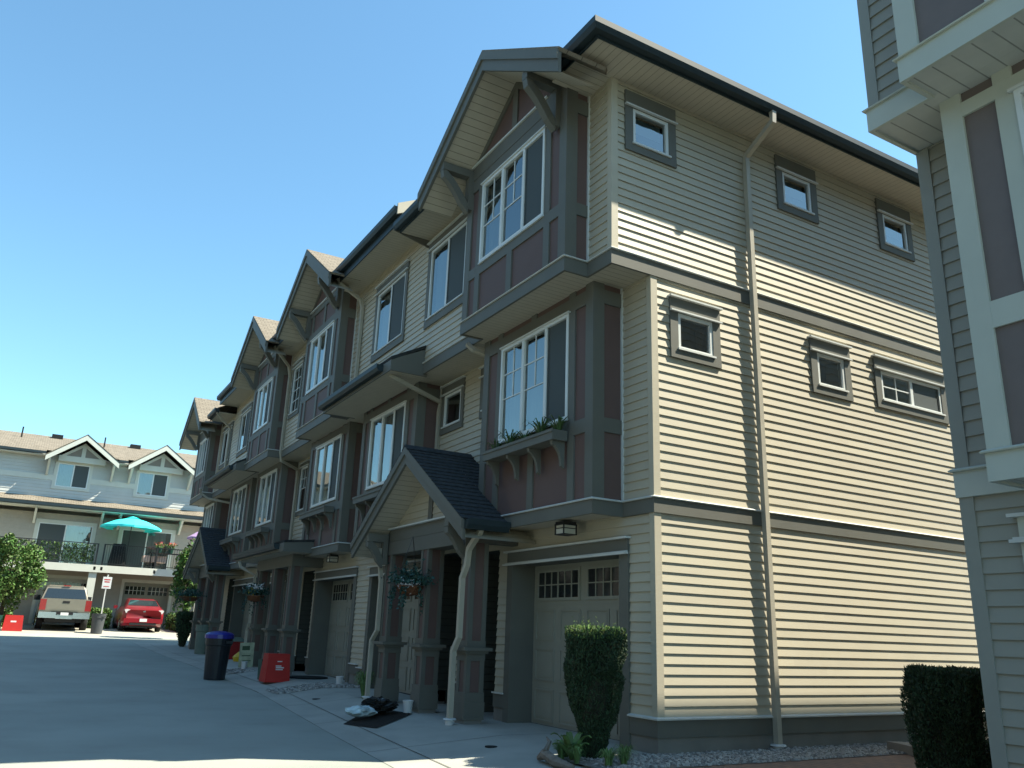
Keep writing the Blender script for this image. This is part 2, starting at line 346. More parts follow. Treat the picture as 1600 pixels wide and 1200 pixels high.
# ------------------------------------------------------------------ windows
def wframe(mb,fr,u0,u1,v0,v1,t=.045,w0=-.05,w1=.025):
    mb.box(fr,u0,u1,v0,v0+t,w0,w1).box(fr,u0,u1,v1-t,v1,w0,w1).box(fr,u0,u0+t,v0+t,v1-t,w0,w1).box(fr,u1-t,u1,v0+t,v1-t,w0,w1)
def window(fr,u0,u1,v0,v1,parent,muls=(),grid=(),screens=(),curtain=1.,blind=0.,wo=.0,tr=None,head=.13,side=.1,sill=.12,drip=True,tmat=None,fmat=None,deep=.3,topf=True):
    """muls: mullion u positions; grid: (ua,ub,va,vb,nx,ny) muntins; screens: (ua,ub) ; curtain: covered fraction; blind: closed fraction from the top"""
    fm=MB(); wframe(fm,fr,u0,u1,v0,v1,w1=.025+wo)
    for q in muls: fm.box(fr,q-.03,q+.03,v0+.045,v1-.045,-.045,.02+wo)
    for (a,b,c,d,nx,ny) in grid:
        for i in range(1,nx): q=lerp(a,b,i/nx); fm.box(fr,q-.008,q+.008,c,d,-.012,.006)
        for i in range(1,ny): q=lerp(c,d,i/ny); fm.box(fr,a,b,q-.008,q+.008,-.0119,.0061)
        fm.box(fr,a,b,c-.008,c+.008,-.0118,.0062)
    W=obj('window',fm,fmat or vinyl,parent)
    gm=MB(); ed=[u0+.045]+list(muls)+[u1-.045]
    for i,(a,b) in enumerate(zip(ed,ed[1:])):
        a2=a+(.03 if i else 0); b2=b-(.03 if i<len(ed)-2 else 0)
        gm.quad(fr(a2,v0+.045,-.004),fr(b2,v0+.045,-.004),fr(b2,v1-.045,-.004),fr(a2,v1-.045,-.004))
    obj('glass_pane',gm,glass,W)
    for (a,b) in screens:
        obj('insect_screen',MB().box(fr,a+.03,b-.03,v0+.05,v1-.05,.004,.007).box(fr,a,a+.03,v0+.05,v1-.05,.002,.016).box(fr,b-.03,b,v0+.05,v1-.05,.002,.016),screen,W)
    rm=MB(); D=-deep
    rm.quad(fr(u0,v0,D),fr(u0,v1,D),fr(u1,v1,D),fr(u1,v0,D)).quad(fr(u0,v0,-.05),fr(u0,v1,-.05),fr(u0,v1,D),fr(u0,v0,D)).quad(fr(u1,v0,-.05),fr(u1,v0,D),fr(u1,v1,D),fr(u1,v1,-.05))
    rm.quad(fr(u0,v1,-.05),fr(u1,v1,-.05),fr(u1,v1,D),fr(u0,v1,D)).quad(fr(u0,v0,-.05),fr(u0,v0,D),fr(u1,v0,D),fr(u1,v0,-.05))
    obj('room_recess',rm,room_m,W)
    if curtain:
        cm=MB(); n=28; ww=(u1-u0)*curtain
        pts=[(u0+.03+(ww-.06)*i/n, -.11+.022*math.sin(i*1.9+u0*3)) for i in range(n+1)]
        for (a,wa),(b,wb) in zip(pts,pts[1:]): cm.quad(fr(a,v0+.03,wa),fr(b,v0+.03,wb),fr(b,v1-.02,wb),fr(a,v1-.02,wa))
        obj('curtain',cm,curtain_m,W,True)
    if blind:
        bm=MB(); bm.quad(fr(u0+.05,v1-(v1-v0)*blind,-.09),fr(u1-.05,v1-(v1-v0)*blind,-.09),fr(u1-.05,v1-.04,-.09),fr(u0+.05,v1-.04,-.09)); obj('roller_blind',bm,curtain_m,W)
    if tr is not None:
        T=MB(); p=.035; i=tr
        T.box(fr,u0-side,u0,v0,v1,-.02,p).box(fr,u1,u1+side,v0,v1,-.02,p)
        T.box(fr,u0-side,u1+side,v0-sill,v0,-.02,p+.004).box(fr,u0-side,u1+side,v1,v1+head,-.02,p+.004)
        obj('window_trim',T,tmat or trim,W)
        if drip:
            obj('head_flashing',MB().box(fr,u0-side-.01,u1+side+.01,v1+.002,v1+.022,p+.004,p+.04),flash,W); obj('sill_flashing',MB().box(fr,u0-.02,u1+.02,v0-.012,v0+.012,p+.004,p+.025),flash,W)
            if head>.1 and topf: obj('drip_flashing',MB().box(fr,u0-side-.02,u1+side+.02,v1+head,v1+head+.022,0,p+.045),flash,W)
    return W
def ledge(parent,path,z1,h=.19,m=None,fm=None,p=.034):
    o=obj('belt_ledge',MB().sweep(path,[(0,z1-h),(p,z1-h),(p,z1-.022),(0,z1-.022)]),m or trim,parent)
    obj('ledge_flashing',MB().sweep(path,[(-.01,z1-.022),(p+.022,z1-.022),(p+.026,z1-.012),(p+.01,z1+.002),(-.01,z1+.006)]),fm or flash,o)
    return o
def bay(parent,xl,xr,y,yw,z0,z1,win,rail,beam,white=None,mid=None,mats=None,screen_right=True,wkw=None,right_side=True,top_panels=False):
    """box bay: maroon panels with applied trim boards. win=(u0,u1,v0,v1)"""
    tm,pm=(mats or (trim,maroon)); fr=FY(y); u0,u1,v0,v1=win
    pan=MB().panel(fr,xl,xr,z0,z1,0,holes=[win]); zc=z1
    pan.quad((xr,y,z0),(xr,yw,z0),(xr,yw,z1),(xr,y,z1)).quad((xl,yw,z0),(xl,y,z0),(xl,y,z1),(xl,yw,z1))
    P=obj('bay_wall',pan,pm,parent)
    t=MB(); w=.024; pw=.14; vw=.14
    b0,b1=beam
    # wrap-around corner posts
    t.wbox(xr-pw,xr+w,y-w,y+.15,z0,z1); t.wbox(xl-w,xl+pw,y-w,y+.15,z0,z1)
    t.box(fr,xl+pw,xr-pw,b0,b1,-.01,w-.002)
    r0,r1=rail; t.box(fr,xl+pw,u0-vw,r0,r1,-.01,w-.002); t.box(fr,u1+vw,xr-pw,r0,r1,-.01,w-.002); t.box(fr,u0-vw,u1+vw,r0,v0-.0,-.01,w-.003)
    for a in (u0-vw,u1): t.box(fr,a,a+vw,v0,b0,-.01,w-.001); t.box(fr,a,a+vw,z0,r0,-.01,w-.001)
    t.box(fr,u0,u1,v1,b0,-.01,w-.004)
    md=mid if mid is not None else (u0+u1)/2
    t.box(fr,md-.07,md+.07,z0,r0,-.01,w-.001)
    if z1-b1>.03:
        for a in (u0-vw,u1,md-.07): t.box(fr,a,a+vw,b1,z1,-.01,w-.001)
    s=FX(xr)
    t.box(s,y+.15,yw,r0,r1,-.01,w-.002); t.box(s,y+.15,yw,b0,b1,-.01,w-.002)
    obj('bay_trim',t,tm,P)
    ec=MB().box(s,yw-.03,yw,z0,z1,.0,.03); obj('edge_bead',ec,flash,P)
    kw=dict(muls=(lerp(u0,u1,.35),lerp(u0,u1,.69)),grid=[] if xl<-5 else [(u0+.045,lerp(u0,u1,.35)-.03,lerp(v0,v1,.45),v1-.045,2,2),(lerp(u0,u1,.35)+.03,lerp(u0,u1,.69)-.03,lerp(v0,v1,.45),v1-.045,2,2)],screens=[(lerp(u0,u1,.69)+.03,u1-.04)],curtain=.66)
    if wkw: kw.update(wkw)
    W=window(fr,u0,u1,v0,v1,parent,wo=.012,**kw)
    obj('drip_flashing',MB().box(fr,u0-.03,u1+.03,v1,v1+.022,w-.004,w+.035).box(fr,u0-.01,u1+.01,v0-.02,v0+.004,w-.003,w+.022),flash,W)
    return P
def bracket(parent,x,yw,zt,out=.5,drop=.52,m=None,t=.13,name='bracket'):
    """knee brace: wall post, horizontal arm and curved diagonal"""
    b=MB(); y1=yw-out; h=t/2
    b.wbox(x-h,x+h,yw-.1,yw-.02,zt-drop-.08,zt)           # post
    b.wbox(x-h,x+h,y1,yw-.1,zt-.13,zt)                    # arm
    fr=F((x,0,0),(0,1,0),(0,0,1),(1,0,0)); pts=[];n=8
    for k in range(n+1):
        a=k/n; yy=lerp(y1+.05,yw-.09,a); zz=lerp(zt-.12,zt-drop,a)+ .06*math.sin(math.pi*a)
        pts.append((yy,zz))
    th=.12; low=[(p[0]-th*.65,p[1]-th*.75) for p in pts]
    low[-1]=(yw-.09,pts[-1][1]-.14); low[0]=(y1+.0,zt-.14)
    for (a,b_,c,d) in zip(pts,pts[1:],low,low[1:]):
        b.prism(fr,[a,c,d,b_],-h+.012,h-.012)
    return obj(name,b,m or trim,parent)
def gable(parent,cx,apex,hw=2.07,sl=.66,yf=-1.55,yb=1.5,yw=-.95,zline=8.29,bx=(-1.27,1.3),m=None):
    """front gable: shingled roof on a raked soffit, barge boards, panelled face, braces"""
    tm=m or trim
    z=lambda d: apex-sl*abs(d)
    L=math.hypot(1,sl); T=.05
    R=obj('gable_roof',MB().hexa([(cx,yf-.02,apex),(cx+hw,yf-.02,z(hw)),(cx+hw,yb,z(hw)),(cx,1.0,apex)],[(cx,yf-.02,apex+T),(cx+hw+.04,yf-.02,z(hw)+T-.02),(cx+hw+.04,yb,z(hw)+T-.02),(cx,1.0,apex+T)])
        .hexa([(cx-hw,yf-.02,z(hw)),(cx,yf-.02,apex),(cx,1.0,apex),(cx-hw,yb,z(hw))],[(cx-hw-.04,yf-.02,z(hw)+T-.02),(cx,yf-.02,apex+T),(cx,1.0,apex+T),(cx-hw-.04,yb,z(hw)+T-.02)]),shing_brown,parent)
    bb=MB(); fr=FY(yf)
    bb.prism(fr,[(cx-hw,z(hw)-.30),(cx,apex-.30),(cx+hw,z(hw)-.30),(cx+hw,z(hw)-.002),(cx,apex-.002),(cx-hw,z(hw)-.002)],-.045,0)
    bb.prism(fr,[(cx-hw-.015,z(hw)-.13),(cx,apex-.12),(cx+hw+.015,z(hw)-.13),(cx+hw+.015,z(hw)+.012),(cx,apex+.02),(cx-hw-.015,z(hw)+.012)],0.0006,.03)
    obj('barge_board',bb,tm,R)
    sf=MB(); d=.26; 
    for sg in (-1,1):
        a=(cx,yf+.045,apex-d); b=(cx+sg*hw*.985,yf+.045,z(hw)-d+.0); c=(cx+sg*hw*.985,yw-.02,z(hw)-d); e=(cx,yw-.02,apex-d)
        sf.quad(*( (a,b,c,e) if sg>0 else (b,a,e,c)))
    obj('gable_soffit',sf,soffit_y,R)
    zl=zline; half=(apex-d-zl)/sl; fw=FY(yw)
    g=MB(); g.prism(fw,[(cx-half,zl),(cx+half,zl),(cx,apex-d)],-.05,-.004); obj('gable_panel',g,maroon if tm is trim else tm,parent)
    t=MB(); t.box(fw,cx-.07,cx+.07,zl,apex-d-.09,-.01,.02)
    k=.1
    t.prism(fw,[(cx-half,zl),(cx-half+k*1.6,zl),(cx,apex-d-k*1.2),(cx,apex-d)],-.01,.022); t.prism(fw,[(cx+half,zl),(cx,apex-d),(cx,apex-d-k*1.2),(cx+half-k*1.6,zl)],-.01,.022)
    obj('gable_trim',t,tm,parent)
    obj('drip_flashing',MB().box(fw,cx-1.29,cx+.95,zl-.012,zl+.016,.0,.06),flash,parent)
    for dx in bx: bracket(parent,cx+dx,yw,z(abs(dx))-.28,out=.56,drop=.62,m=tm)
    return R
GPROF=[(0,0),(.09,0),(.125,.06),(.13,.135),(.124,.135),(.12,.12),(.0,.12)]
def gut(parent,path,z):
    return obj('gutter',MB().sweep(path,[(w_,z+h) for w_,h in GPROF]),gutter_m,parent)
def dspout(parent,path,r=.042,foot=True):
    mb=MB().tube(path,r,4); o=obj('downspout',mb,pipe_m,parent)
    if foot:
        p=Vector(path[-1]); obj('drain_collar',MB().lathe((p.x,p.y,p.z-.0),[(.05,.05),(.085,.045),(.09,.03),(.06,.02),(.055,-.06)],16),white_pl,o,False)
    return o
def planter(parent,u0,u1,yb,z0,plants=False):
    yf=yb-.25; b=MB(); z1=z0+.13
    b.wbox(u0,u1,yf,yf+.025,z0,z1).wbox(u0,u0+.025,yf+.025,yb-.026,z0,z1).wbox(u1-.025,u1,yf+.025,yb-.026,z0,z1).wbox(u0+.025,u1-.025,yf+.025,yb-.026,z0,z0+.02)
    b.wbox(u0-.012,u1+.012,yf-.014,yf-.0005,z1-.035,z1+.002)
    P=obj('window_box',b,trim,parent)
    obj('box_soil',MB().wbox(u0+.026,u1-.026,yf+.026,yb-.027,z0+.03,z0+.10),mulch_m,P)
    n=4
    for i in range(n):
        x=lerp(u0+.08,u1-.08,i/(n-1)); fr=F((x,0,0),(0,1,0),(0,0,1),(1,0,0)); poly=[(yb-.026,z0-.001),(yf+.03,z0-.001),(yf+.04,z0-.05)]
        for j in range(1,7):
            a=j/6*math.pi/2; poly.append((yf+.04+(yb-.07-yf-.04)*math.sin(a)**1.2,z0-.05-.26*(1-math.cos(a))))
        poly.append((yb-.026,z0-.34)); obj('box_bracket',MB().prism(fr,poly,-.025,.025),trim,P)
    return P
def blades(mb,c,n,h,spread,wd=.014,rnd=random):
    c=Vector(c)
    for i in range(n):
        a=rnd.uniform(0,6.283); s_=rnd.uniform(.3,1)*spread; hh=h*rnd.uniform(.6,1.1); d=Vector((math.cos(a),math.sin(a),0)); q=Vector((-d.y,d.x,0))*wd
        p0=c+d*rnd.uniform(0,.03); p1=c+d*s_*.45+Vector((0,0,hh*.8)); p2=c+d*s_*.8+Vector((0,0,hh)); p3=c+d*s_*1.15+Vector((0,0,hh*.75))
        mb.quad(p0-q,p0+q,p1+q,p1-q).quad(p1-q,p1+q,p2+q*.8,p2-q*.8).quad(p2-q*.8,p2+q*.8,p3)
def leaves(mb,fn,n,size,rnd=random,asp=.6):
    """n leaf quads; fn() returns a point (and optional scale)"""
    for i in range(n):
        p=Vector(fn()); 
        a=Vector((rnd.gauss(0,1),rnd.gauss(0,1),rnd.gauss(0,1))).normalized(); b=a.orthogonal().normalized(); b.rotate(Matrix.Rotation(rnd.uniform(0,6.28),3,a)); s_=size*rnd.uniform(.6,1.3); c=a.cross(b)
        mb.quad(p-b*s_,p-c*s_*asp,p+b*s_,p+c*s_*asp)
# ------------------------------------------------------------------ the townhouse row
def garage(parent,x0,x1,dz,tmat=None):
    fr=FY(0); zt=2.12+dz; zb=dz-.02; yr=.30
    D=MB(); fd=FY(.35)
    D.box(fd,x0-.1,x1+.1,zb,zt+.06,-.05,0)
    rows=[(zb+.03,zb+.52),(zb+.55,zb+1.05),(zb+1.08,zb+1.57),(zb+1.60,zt)]
    W4=(x1-x0)/4
    for a,b in rows[:3]:
        for i in range(4):
            u0=x0+W4*i+.07; u1=x0+W4*(i+1)-.07
            D.box(fd,u0,u1,a+.04,a+.06,-.01,.014).box(fd,u0,u1,b-.06,b-.04,-.01,.014).box(fd,u0,u0+.02,a+.06,b-.06,-.01,.0138).box(fd,u1-.02,u1,a+.06,b-.06,-.01,.0138).box(fd,u0+.05,u1-.05,a+.09,b-.09,-.01,.007)
    for a,b in rows[1:]: D.box(fd,x0-.05,x1+.05,a-.018,a-.010,-.01,.001)
    for a,b in rows: D.box(fd,x0-.05,x1+.05,a-.010,a-.001,-.01,.004)
    G=obj('garage_door',D,garage_m,parent)
    a,b=rows[3]; wm=MB(); gl=MB()
    for i in range(2):
        u0=x0+(x1-x0)*(.05+.49*i); u1=u0+(x1-x0)*.40; c=a+.09; d=b-.10
        gl.box(fd,u0,u1,c,d,.001,.004); wm.box(fd,u0-.04,u1+.04,c-.04,c,0,.02).box(fd,u0-.04,u1+.04,d,d+.04,0,.02).box(fd,u0-.04,u0,c,d,0,.02).box(fd,u1,u1+.04,c,d,0,.02)
        for k in range(1,6): q=lerp(u0,u1,k/6); ww=.014 if k==3 else .008; wm.box(fd,q-ww,q+ww,c,d,.004,.014)
        wm.box(fd,u0,u1,(c+d)/2-.008,(c+d)/2+.008,.0035,.0135)
    obj('door_window',gl,gar_glass,G); obj('window_grille',wm,garage_m,G)
    obj('bottom_seal',MB().box(fd,x0,x1,zb-.01,zb+.028,.0,.012),black_metal,G)
    t=MB()
    t.wbox(x0-.15,x0,-.035,.35,dz,zt).wbox(x1,x1+.17,-.035,.35,dz,zt)
    t.wbox(x0-.15,x1+.17,-.045,.35,zt,zt+.02); t.box(fr,x0-.15,x1+.17,zt+.02,zt+.17,-.02,.04)
    T=obj('garage_trim',t,tmat or trim,parent)
    f=MB().box(fr,x0-.2,x1+.19,zt+.17,zt+.195,.0,.085).box(fr,x0-.2,x1+.19,zt-.012,zt+.012,.046,.095).box(fr,x0-.19,x1+.18,zt+.012,zt+.03,.046,.06)
    obj('drip_flashing',f,flash,T)
gar_glass=mat('garage_glass',(.02,.024,.026),.08,.1,spec=.8)
def lantern(parent,x,y,z,k=.78):
    b=MB(); q=.095
    b.wbox(x-q,x+q,y-q,y+q,z-.03,z).wbox(x-q-.01,x+q+.01,y-q-.01,y+q+.01,z-.045,z-.03)
    for sx in (-1,1):
        for sy in (-1,1): b.wbox(x+sx*q-.007,x+sx*q+.007,y+sy*q-.007,y+sy*q+.007,z-.155,z-.045)
    b.wbox(x-q-.008,x+q+.008,y-q-.008,y+q+.008,z-.165,z-.155); b.wbox(x-q-.004,x+q+.004,y-q-.006,y-q+.004,z-.09,z-.082).wbox(x+q-.004,x+q+.006,y-q+.01,y+q-.01,z-.09,z-.082)
    o=obj('ceiling_lantern',b,black_metal,parent); obj('lantern_glass',MB().wbox(x-q+.008,x+q-.008,y-q+.008,y+q-.008,z-.153,z-.047),lantern_glass,o)
def column(parent,cx,cy,z0,zt):
    h=.125; tm=MB(); pn=MB()
    pn.wbox(cx-h,cx+h,cy-h,cy+h,z0+.28,zt); 
    for sx in (-1,1):
        for sy in (-1,1):
            x=cx+sx*h; y=cy+sy*h; tm.wbox(min(x,x-sx*.055)-.012*(sx<0),max(x,x-sx*.055)+.012*(sx>0),min(y,y-sy*.055)-.012*(sy<0),max(y,y-sy*.055)+.012*(sy>0),z0+.28,zt)
    q=h+.03
    tm.wbox(cx-q,cx+q,cy-q,cy+q,z0+.06,z0+.28).wbox(cx-q+.008,cx+q-.008,cy-q+.008,cy+q-.008,z0+.28,z0+.40)
    for zc in (z0+.93,): tm.wbox(cx-h-.09,cx+h+.09,cy-h-.09,cy+h+.09,zc,zc+.045).wbox(cx-h-.05,cx+h+.05,cy-h-.05,cy+h+.05,zc-.035,zc)
    tm.wbox(cx-h-.018,cx+h+.018,cy-h-.018,cy+h+.018,z0+.80,z0+.895).wbox(cx-h-.018,cx+h+.018,cy-h-.018,cy+h+.018,z0+.975,z0+1.06)
    C=obj('porch_column',tm,trim,parent); obj('column_panel',pn,maroon,C); obj('column_footing',MB().wbox(cx-q+.02,cx+q-.02,cy-q+.02,cy+q-.02,z0-.1,z0+.06),founda,C)
    return C
entry_m=lines_mat('shade_toned_entry_siding',(.075,.08,.068),'Z',.109,dark=.5)  # entry siding colour darkened to paint in the recess's deep shade
def entry(parent,x0,x1,dz,doorleft=True):
    """recessed entry between x0 and x1"""
    yb=1.6; zt=2.35+dz
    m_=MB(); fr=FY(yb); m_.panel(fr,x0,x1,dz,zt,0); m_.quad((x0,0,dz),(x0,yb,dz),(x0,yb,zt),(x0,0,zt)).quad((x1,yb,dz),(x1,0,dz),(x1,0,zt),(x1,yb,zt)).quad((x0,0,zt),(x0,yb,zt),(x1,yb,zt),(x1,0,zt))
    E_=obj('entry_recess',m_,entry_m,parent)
    d=MB(); a=x0+.12;b=x1-.05
    d.box(fr,a,b,dz+.14,dz+2.15,.01,.05)
    for (c0,c1) in ((.25,1.0),(1.1,1.95)):
        d.box(fr,a+.12,b-.12,dz+c0,dz+c1,.05,.06)
    Dd=obj('front_door',d,door_m,E_)
    obj('door_frame',MB().box(fr,a-.06,a,dz+.14,dz+2.2,.0,.08).box(fr,b,b+.045,dz+.14,dz+2.2,0,.08).box(fr,a-.06,b+.045,dz+2.15,dz+2.25,0,.079),trim,E_)
    obj('door_step',MB().wbox(x0,x1,.7,yb,dz,dz+.14),founda,E_)
    obj('door_handle',MB().tube([(a+.08,yb-.1,dz+1.0),(a+.08,yb-.1,dz+1.2)],.015,8),black_metal,Dd)
UN={}
def unit(key,label,xs1,xs2,xs3,d1=0.,d2=0.,eave=8.15,g=None,bay2=None,bay3=None,win3=(),win2=(),entry_x=None,right_end=False,pbox=True,left_end=False):
    """xs1/2/3 = (left,right) x of ground, second and third floors"""
    x1l,x1r=xs1
    T=thing('townhouse',label,'townhouse',((x1l+x1r)/2,0,gz(x1l)),'attached townhouses of the grey-beige row'); UN[key]=T
    fr=FY(0); f3=FY(-.6); ec=.07 if right_end else 0
    zl2=2.74+d1; zb=.37+gz(x1l)
    # ground floor siding
    hs=[]
    if g: hs.append((g[0]-.1,g[1]+.1,-1,2.2+gz(g[0])))
    if entry_x: hs.append((entry_x[0],entry_x[1],-1,2.35+gz(x1l)))
    obj('siding_wall',MB().siding(fr,x1l,x1r-ec,.37,zl2-.17,holes=hs),siding,T)
    h2=[]
    for wv in win2: h2.append(wv[:4])
    if bay2: h2.append((bay2[0],bay2[1],0,9))
    obj('siding_wall',MB().siding(fr,xs2[0],xs2[1]-ec,2.74,5.51,holes=h2),siding,T)
    h3=[wv[:4] for wv in win3]
    if bay3: h3.append((bay3[0],bay3[1],0,9))
    obj('siding_wall',MB().siding(f3,xs3[0],xs3[1]-ec,5.68,eave+.02,holes=h3),siding,T)
    # party walls, floors, back: body of the house
    c=MB(); e=.36 if right_end else 0.
    c.wbox(x1l+.001,x1r-e,1.75,10.6,-.1,eave-.02)
    if left_end: c.wbox(xs3[0]-.0,xs3[0]+.05,-.6,10.6,5.5,eave).wbox(x1l,x1l+.05,0,10.6,-.1,5.5)
    obj('house_body',c,siding,T)
    # base board + foundation
    segs=[]; a=x1l; cut=sorted(([ (g[0]-.15,g[1]+.17)] if g else [])+([entry_x] if entry_x else []))
    for (p,q) in cut:
        if p>a+.02: segs.append((a,p))
        a=max(a,q)
    if a<x1r-.02 and not right_end: segs.append((a,x1r))
    for (p,q) in segs:
        B=obj('base_board',MB().box(fr,p,q,zb-.20,zb-.02,-.02,.03),trim,T); obj('ledge_flashing',MB().box(fr,p-.01,q+.01,zb-.02,zb,.0,.055),flash,B)
        obj('foundation',MB().box(fr,p,q,gz(p)-.2,zb-.201,-.3,.01),founda,B)
    # belt ledges
    pth=[(xs2[0],0)]
    if bay2: pth+=[(bay2[0],0),(bay2[0],-.45),(bay2[1],-.45),(bay2[1],0)]
    pth+=[(xs2[1],0)]
    if right_end: pth+=[(0,11)]
    ledge(T,pth,zl2)
    pth=[(xs3[0],-.6)]
    if bay3: pth+=[(bay3[0],-.6),(bay3[0],-.95),(bay3[1],-.95),(bay3[1],-.6)]
    pth+=[(xs3[1],-.6)]
    if right_end: pth+=[(0,11)]
    ledge(T,pth,5.70,h=.21)
    obj('overhang_soffit',MB().wbox(xs3[0],xs3[1]-.001,-.599,.02,5.51,5.53),soffit_y,T)
    if bay3: obj('bay_soffit',MB().wbox(bay3[0],bay3[1],-.949,-.599,5.511,5.53),soffit_y,T)
    if bay2: obj('bay_soffit',MB().wbox(bay2[0],bay2[1],-.449,.02,zl2-.168,zl2-.15),soffit_y,T)
    if g:
        garage(T,g[0],g[1],gz(g[0]))
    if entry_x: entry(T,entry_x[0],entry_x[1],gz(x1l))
    if bay2:
        l,r,wv=bay2[0],bay2[1],bay2[2]
        bay(T,l,r,-.45,0,zl2,5.51,wv,(3.56+d2,3.74+d2),(5.24+d2,5.43+d2))
        if pbox: planter(T,wv[0]+.0,wv[1]+.04,-.475,3.50+d2)
    if bay3:
        l,r,wv,kind=bay3
        b1=8.05
        zt=8.29 if kind=='low' else 8.66
        bay(T,l,r,-.95,-.6,5.70,zt,wv,(6.32,6.49),(7.83,8.05),wkw=bay3_kw.get(key))
        fw=FY(-.95)
        if kind=='low': obj('header_board',MB().box(fw,l+.14,r-.14,8.05,8.29,-.01,.030),trim,T)
        else: obj('header_board',MB().box(fw,l+.14,r-.14,8.50,8.66,-.01,.030),trim,T)
        cx=(l+r)/2
        gable(T,cx,9.40 if kind=='low' else 9.78,zline=zt,yb=-.85,bx=(l+.07-cx,r-.2-cx))
    for wv in win3:
        window(f3,*wv[:4],T,tr=1,**wv[4])
    for wv in win2:
        window(fr,*wv[:4],T,tr=1,**wv[4])
    return T
bay3_kw={'A':dict(curtain=.3,blind=0)}
SL=lambda a,b:dict(muls=((a+b)/2,),screens=[((a+b)/2+.03,b-.04)],curtain=.5,head=.17,side=.11,sill=.15)
A=unit('A','end townhouse nearest the viewer with the long sunlit clapboard side wall',(-4.65,0),(-4.65,0),(-5.62,0),
   g=(-3.11,-.62),bay2=(-3.42,-.58,(-2.88,-1.10,3.80,5.24)),bay3=(-3.28,-.50,(-2.80,-1.0,6.49,7.83),'low'),
   win3=[(-5.44,-4.0,6.5,7.86,SL(-5.44,-4.0))],win2=[(-4.28,-3.65,4.66,5.24,dict(curtain=0,head=.17))],entry_x=(-4.5,-3.55),right_end=True)
B_=unit('B','second townhouse from the near corner sharing the peaked shingled porch',(-9.15,-4.65),(-9.15,-4.65),(-9.15,-5.62),d1=.04,
   g=(-8.68,-6.19),bay2=(-8.75,-6.0,(-8.26,-6.50,3.82,5.24)),win3=[(-8.10,-6.62,6.58,7.92,SL(-8.10,-6.62))],
   win2=[(-5.78,-5.1,4.66,5.26,dict(curtain=0,head=.17))],entry_x=(-5.75,-4.8),eave=8.42)
C_=unit('C','third townhouse with a tall gabled bay, behind the red recycling bin',(-13.65,-9.15),(-15.0,-9.15),(-14.5,-9.15),d1=.15,d2=.05,
   g=(-12.25,-9.76),bay2=(-12.40,-9.67,(-11.92,-10.12,3.86,5.29)),bay3=(-12.05,-9.50,(-11.60,-9.92,6.49,7.83),'high'),
   win3=[(-14.32,-13.55,6.6,7.9,dict(curtain=.9,head=.12,grid=[(-14.28,-13.6,6.65,7.85,2,4)]))],win2=[(-14.72,-14.1,4.1,5.28,dict(curtain=.5,head=.12,grid=[(-14.68,-14.14,4.7,5.24,2,2)]))],entry_x=(-13.5,-12.6),eave=8.42)
D_=unit('D','fourth townhouse with a tall gabled bay, just beyond the flat-roofed porch',(-17.95,-13.65),(-17.95,-15.0),(-17.95,-14.5),d1=.2,d2=.08,
   g=(-17.6,-15.15),bay2=(-17.80,-15.08,(-17.30,-15.55,3.89,5.33)),bay3=(-17.35,-14.75,(-16.82,-15.22,6.52,7.83),'high'),eave=8.42)
E_=unit('E','fifth townhouse with a flat upper front under the long eave',(-22.2,-17.95),(-22.2,-17.95),(-21.6,-17.95),d1=.25,d2=.1,
   g=(-21.0,-18.45),bay2=(-21.40,-18.50,(-20.90,-19.10,3.92,5.36)),win3=[(-20.5,-19.25,6.6,7.88,SL(-20.5,-19.25))],entry_x=(-22.1,-21.2),eave=8.42)
F_=unit('F','farthest townhouse of the row with its gable against the sky',(-26.6,-22.2),(-26.6,-22.2),(-26.6,-21.6),d1=.25,d2=.1,
   g=(-26.0,-23.6),bay2=(-26.10,-23.70,(-25.70,-24.2,3.92,5.36)),bay3=(-26.4,-23.95,(-25.95,-24.4,6.52,7.83),'low'),win3=[(-23.3,-21.95,6.6,7.8,SL(-23.3,-21.95))],left_end=True)
obj('corner_board',MB().wbox(-.07,.02,-.02,.08,.37,2.55).wbox(-.07,.02,-.02,.08,2.74,5.49).wbox(-.07,.02,-.62,-.52,5.70,8.15),pipe_m if False else siding,A)
# long side wall of the end unit
fx=FX(0)
SW=[(.40,.98,4.60,5.08,0),(2.93,3.50,4.60,5.08,0),(4.30,5.74,4.62,5.08,1),(-.28,.32,7.27,7.80,2),(2.48,3.08,7.27,7.80,2),(4.75,5.35,7.27,7.80,2),(7.2,8.4,4.6,5.08,0),(7.4,8.1,7.27,7.8,2)]
for q in ((.08,.37,2.57),(.08,2.74,5.49),(-.52,5.70,8.17)): obj('side_wall_siding',MB().siding(fx,q[0],10.9,q[1],q[2],holes=[h[:4] for h in SW],joints=True),siding,A)
bb=MB().sweep([(-.46,0),(0,0),(0,10.9)],[(0,.17),(.03,.17),(.03,.345),(0,.345)]); B0=obj('base_board',bb,trim,A)
obj('ledge_flashing',MB().sweep([(-.46,0),(0,0),(0,10.9)],[(-.01,.345),(.055,.345),(.058,.36),(.02,.375),(-.01,.378)]),flash,B0)
obj('foundation',MB().wbox(-.45,.012,-.012,10.9,-.3,.1695),founda,B0)
for i,(u0,u1,v0,v1,k) in enumerate(SW):
    mid=(u0+u1)/2
    if k==1: window(fx,u0,u1,v0,v1,A,tr=1,muls=(mid,),grid=[(u0+.045,mid-.03,v0+.045,v1-.045,2,2)],screens=[(mid+.03,u1-.04)],curtain=.2,head=.19,side=.13,sill=.12)
    else: window(fx,u0,u1,v0,v1,A,tr=1,curtain=0,blind=.5 if k==2 else 0,head=.24 if k==2 else .19,side=.125,sill=.12,topf=(k!=2))
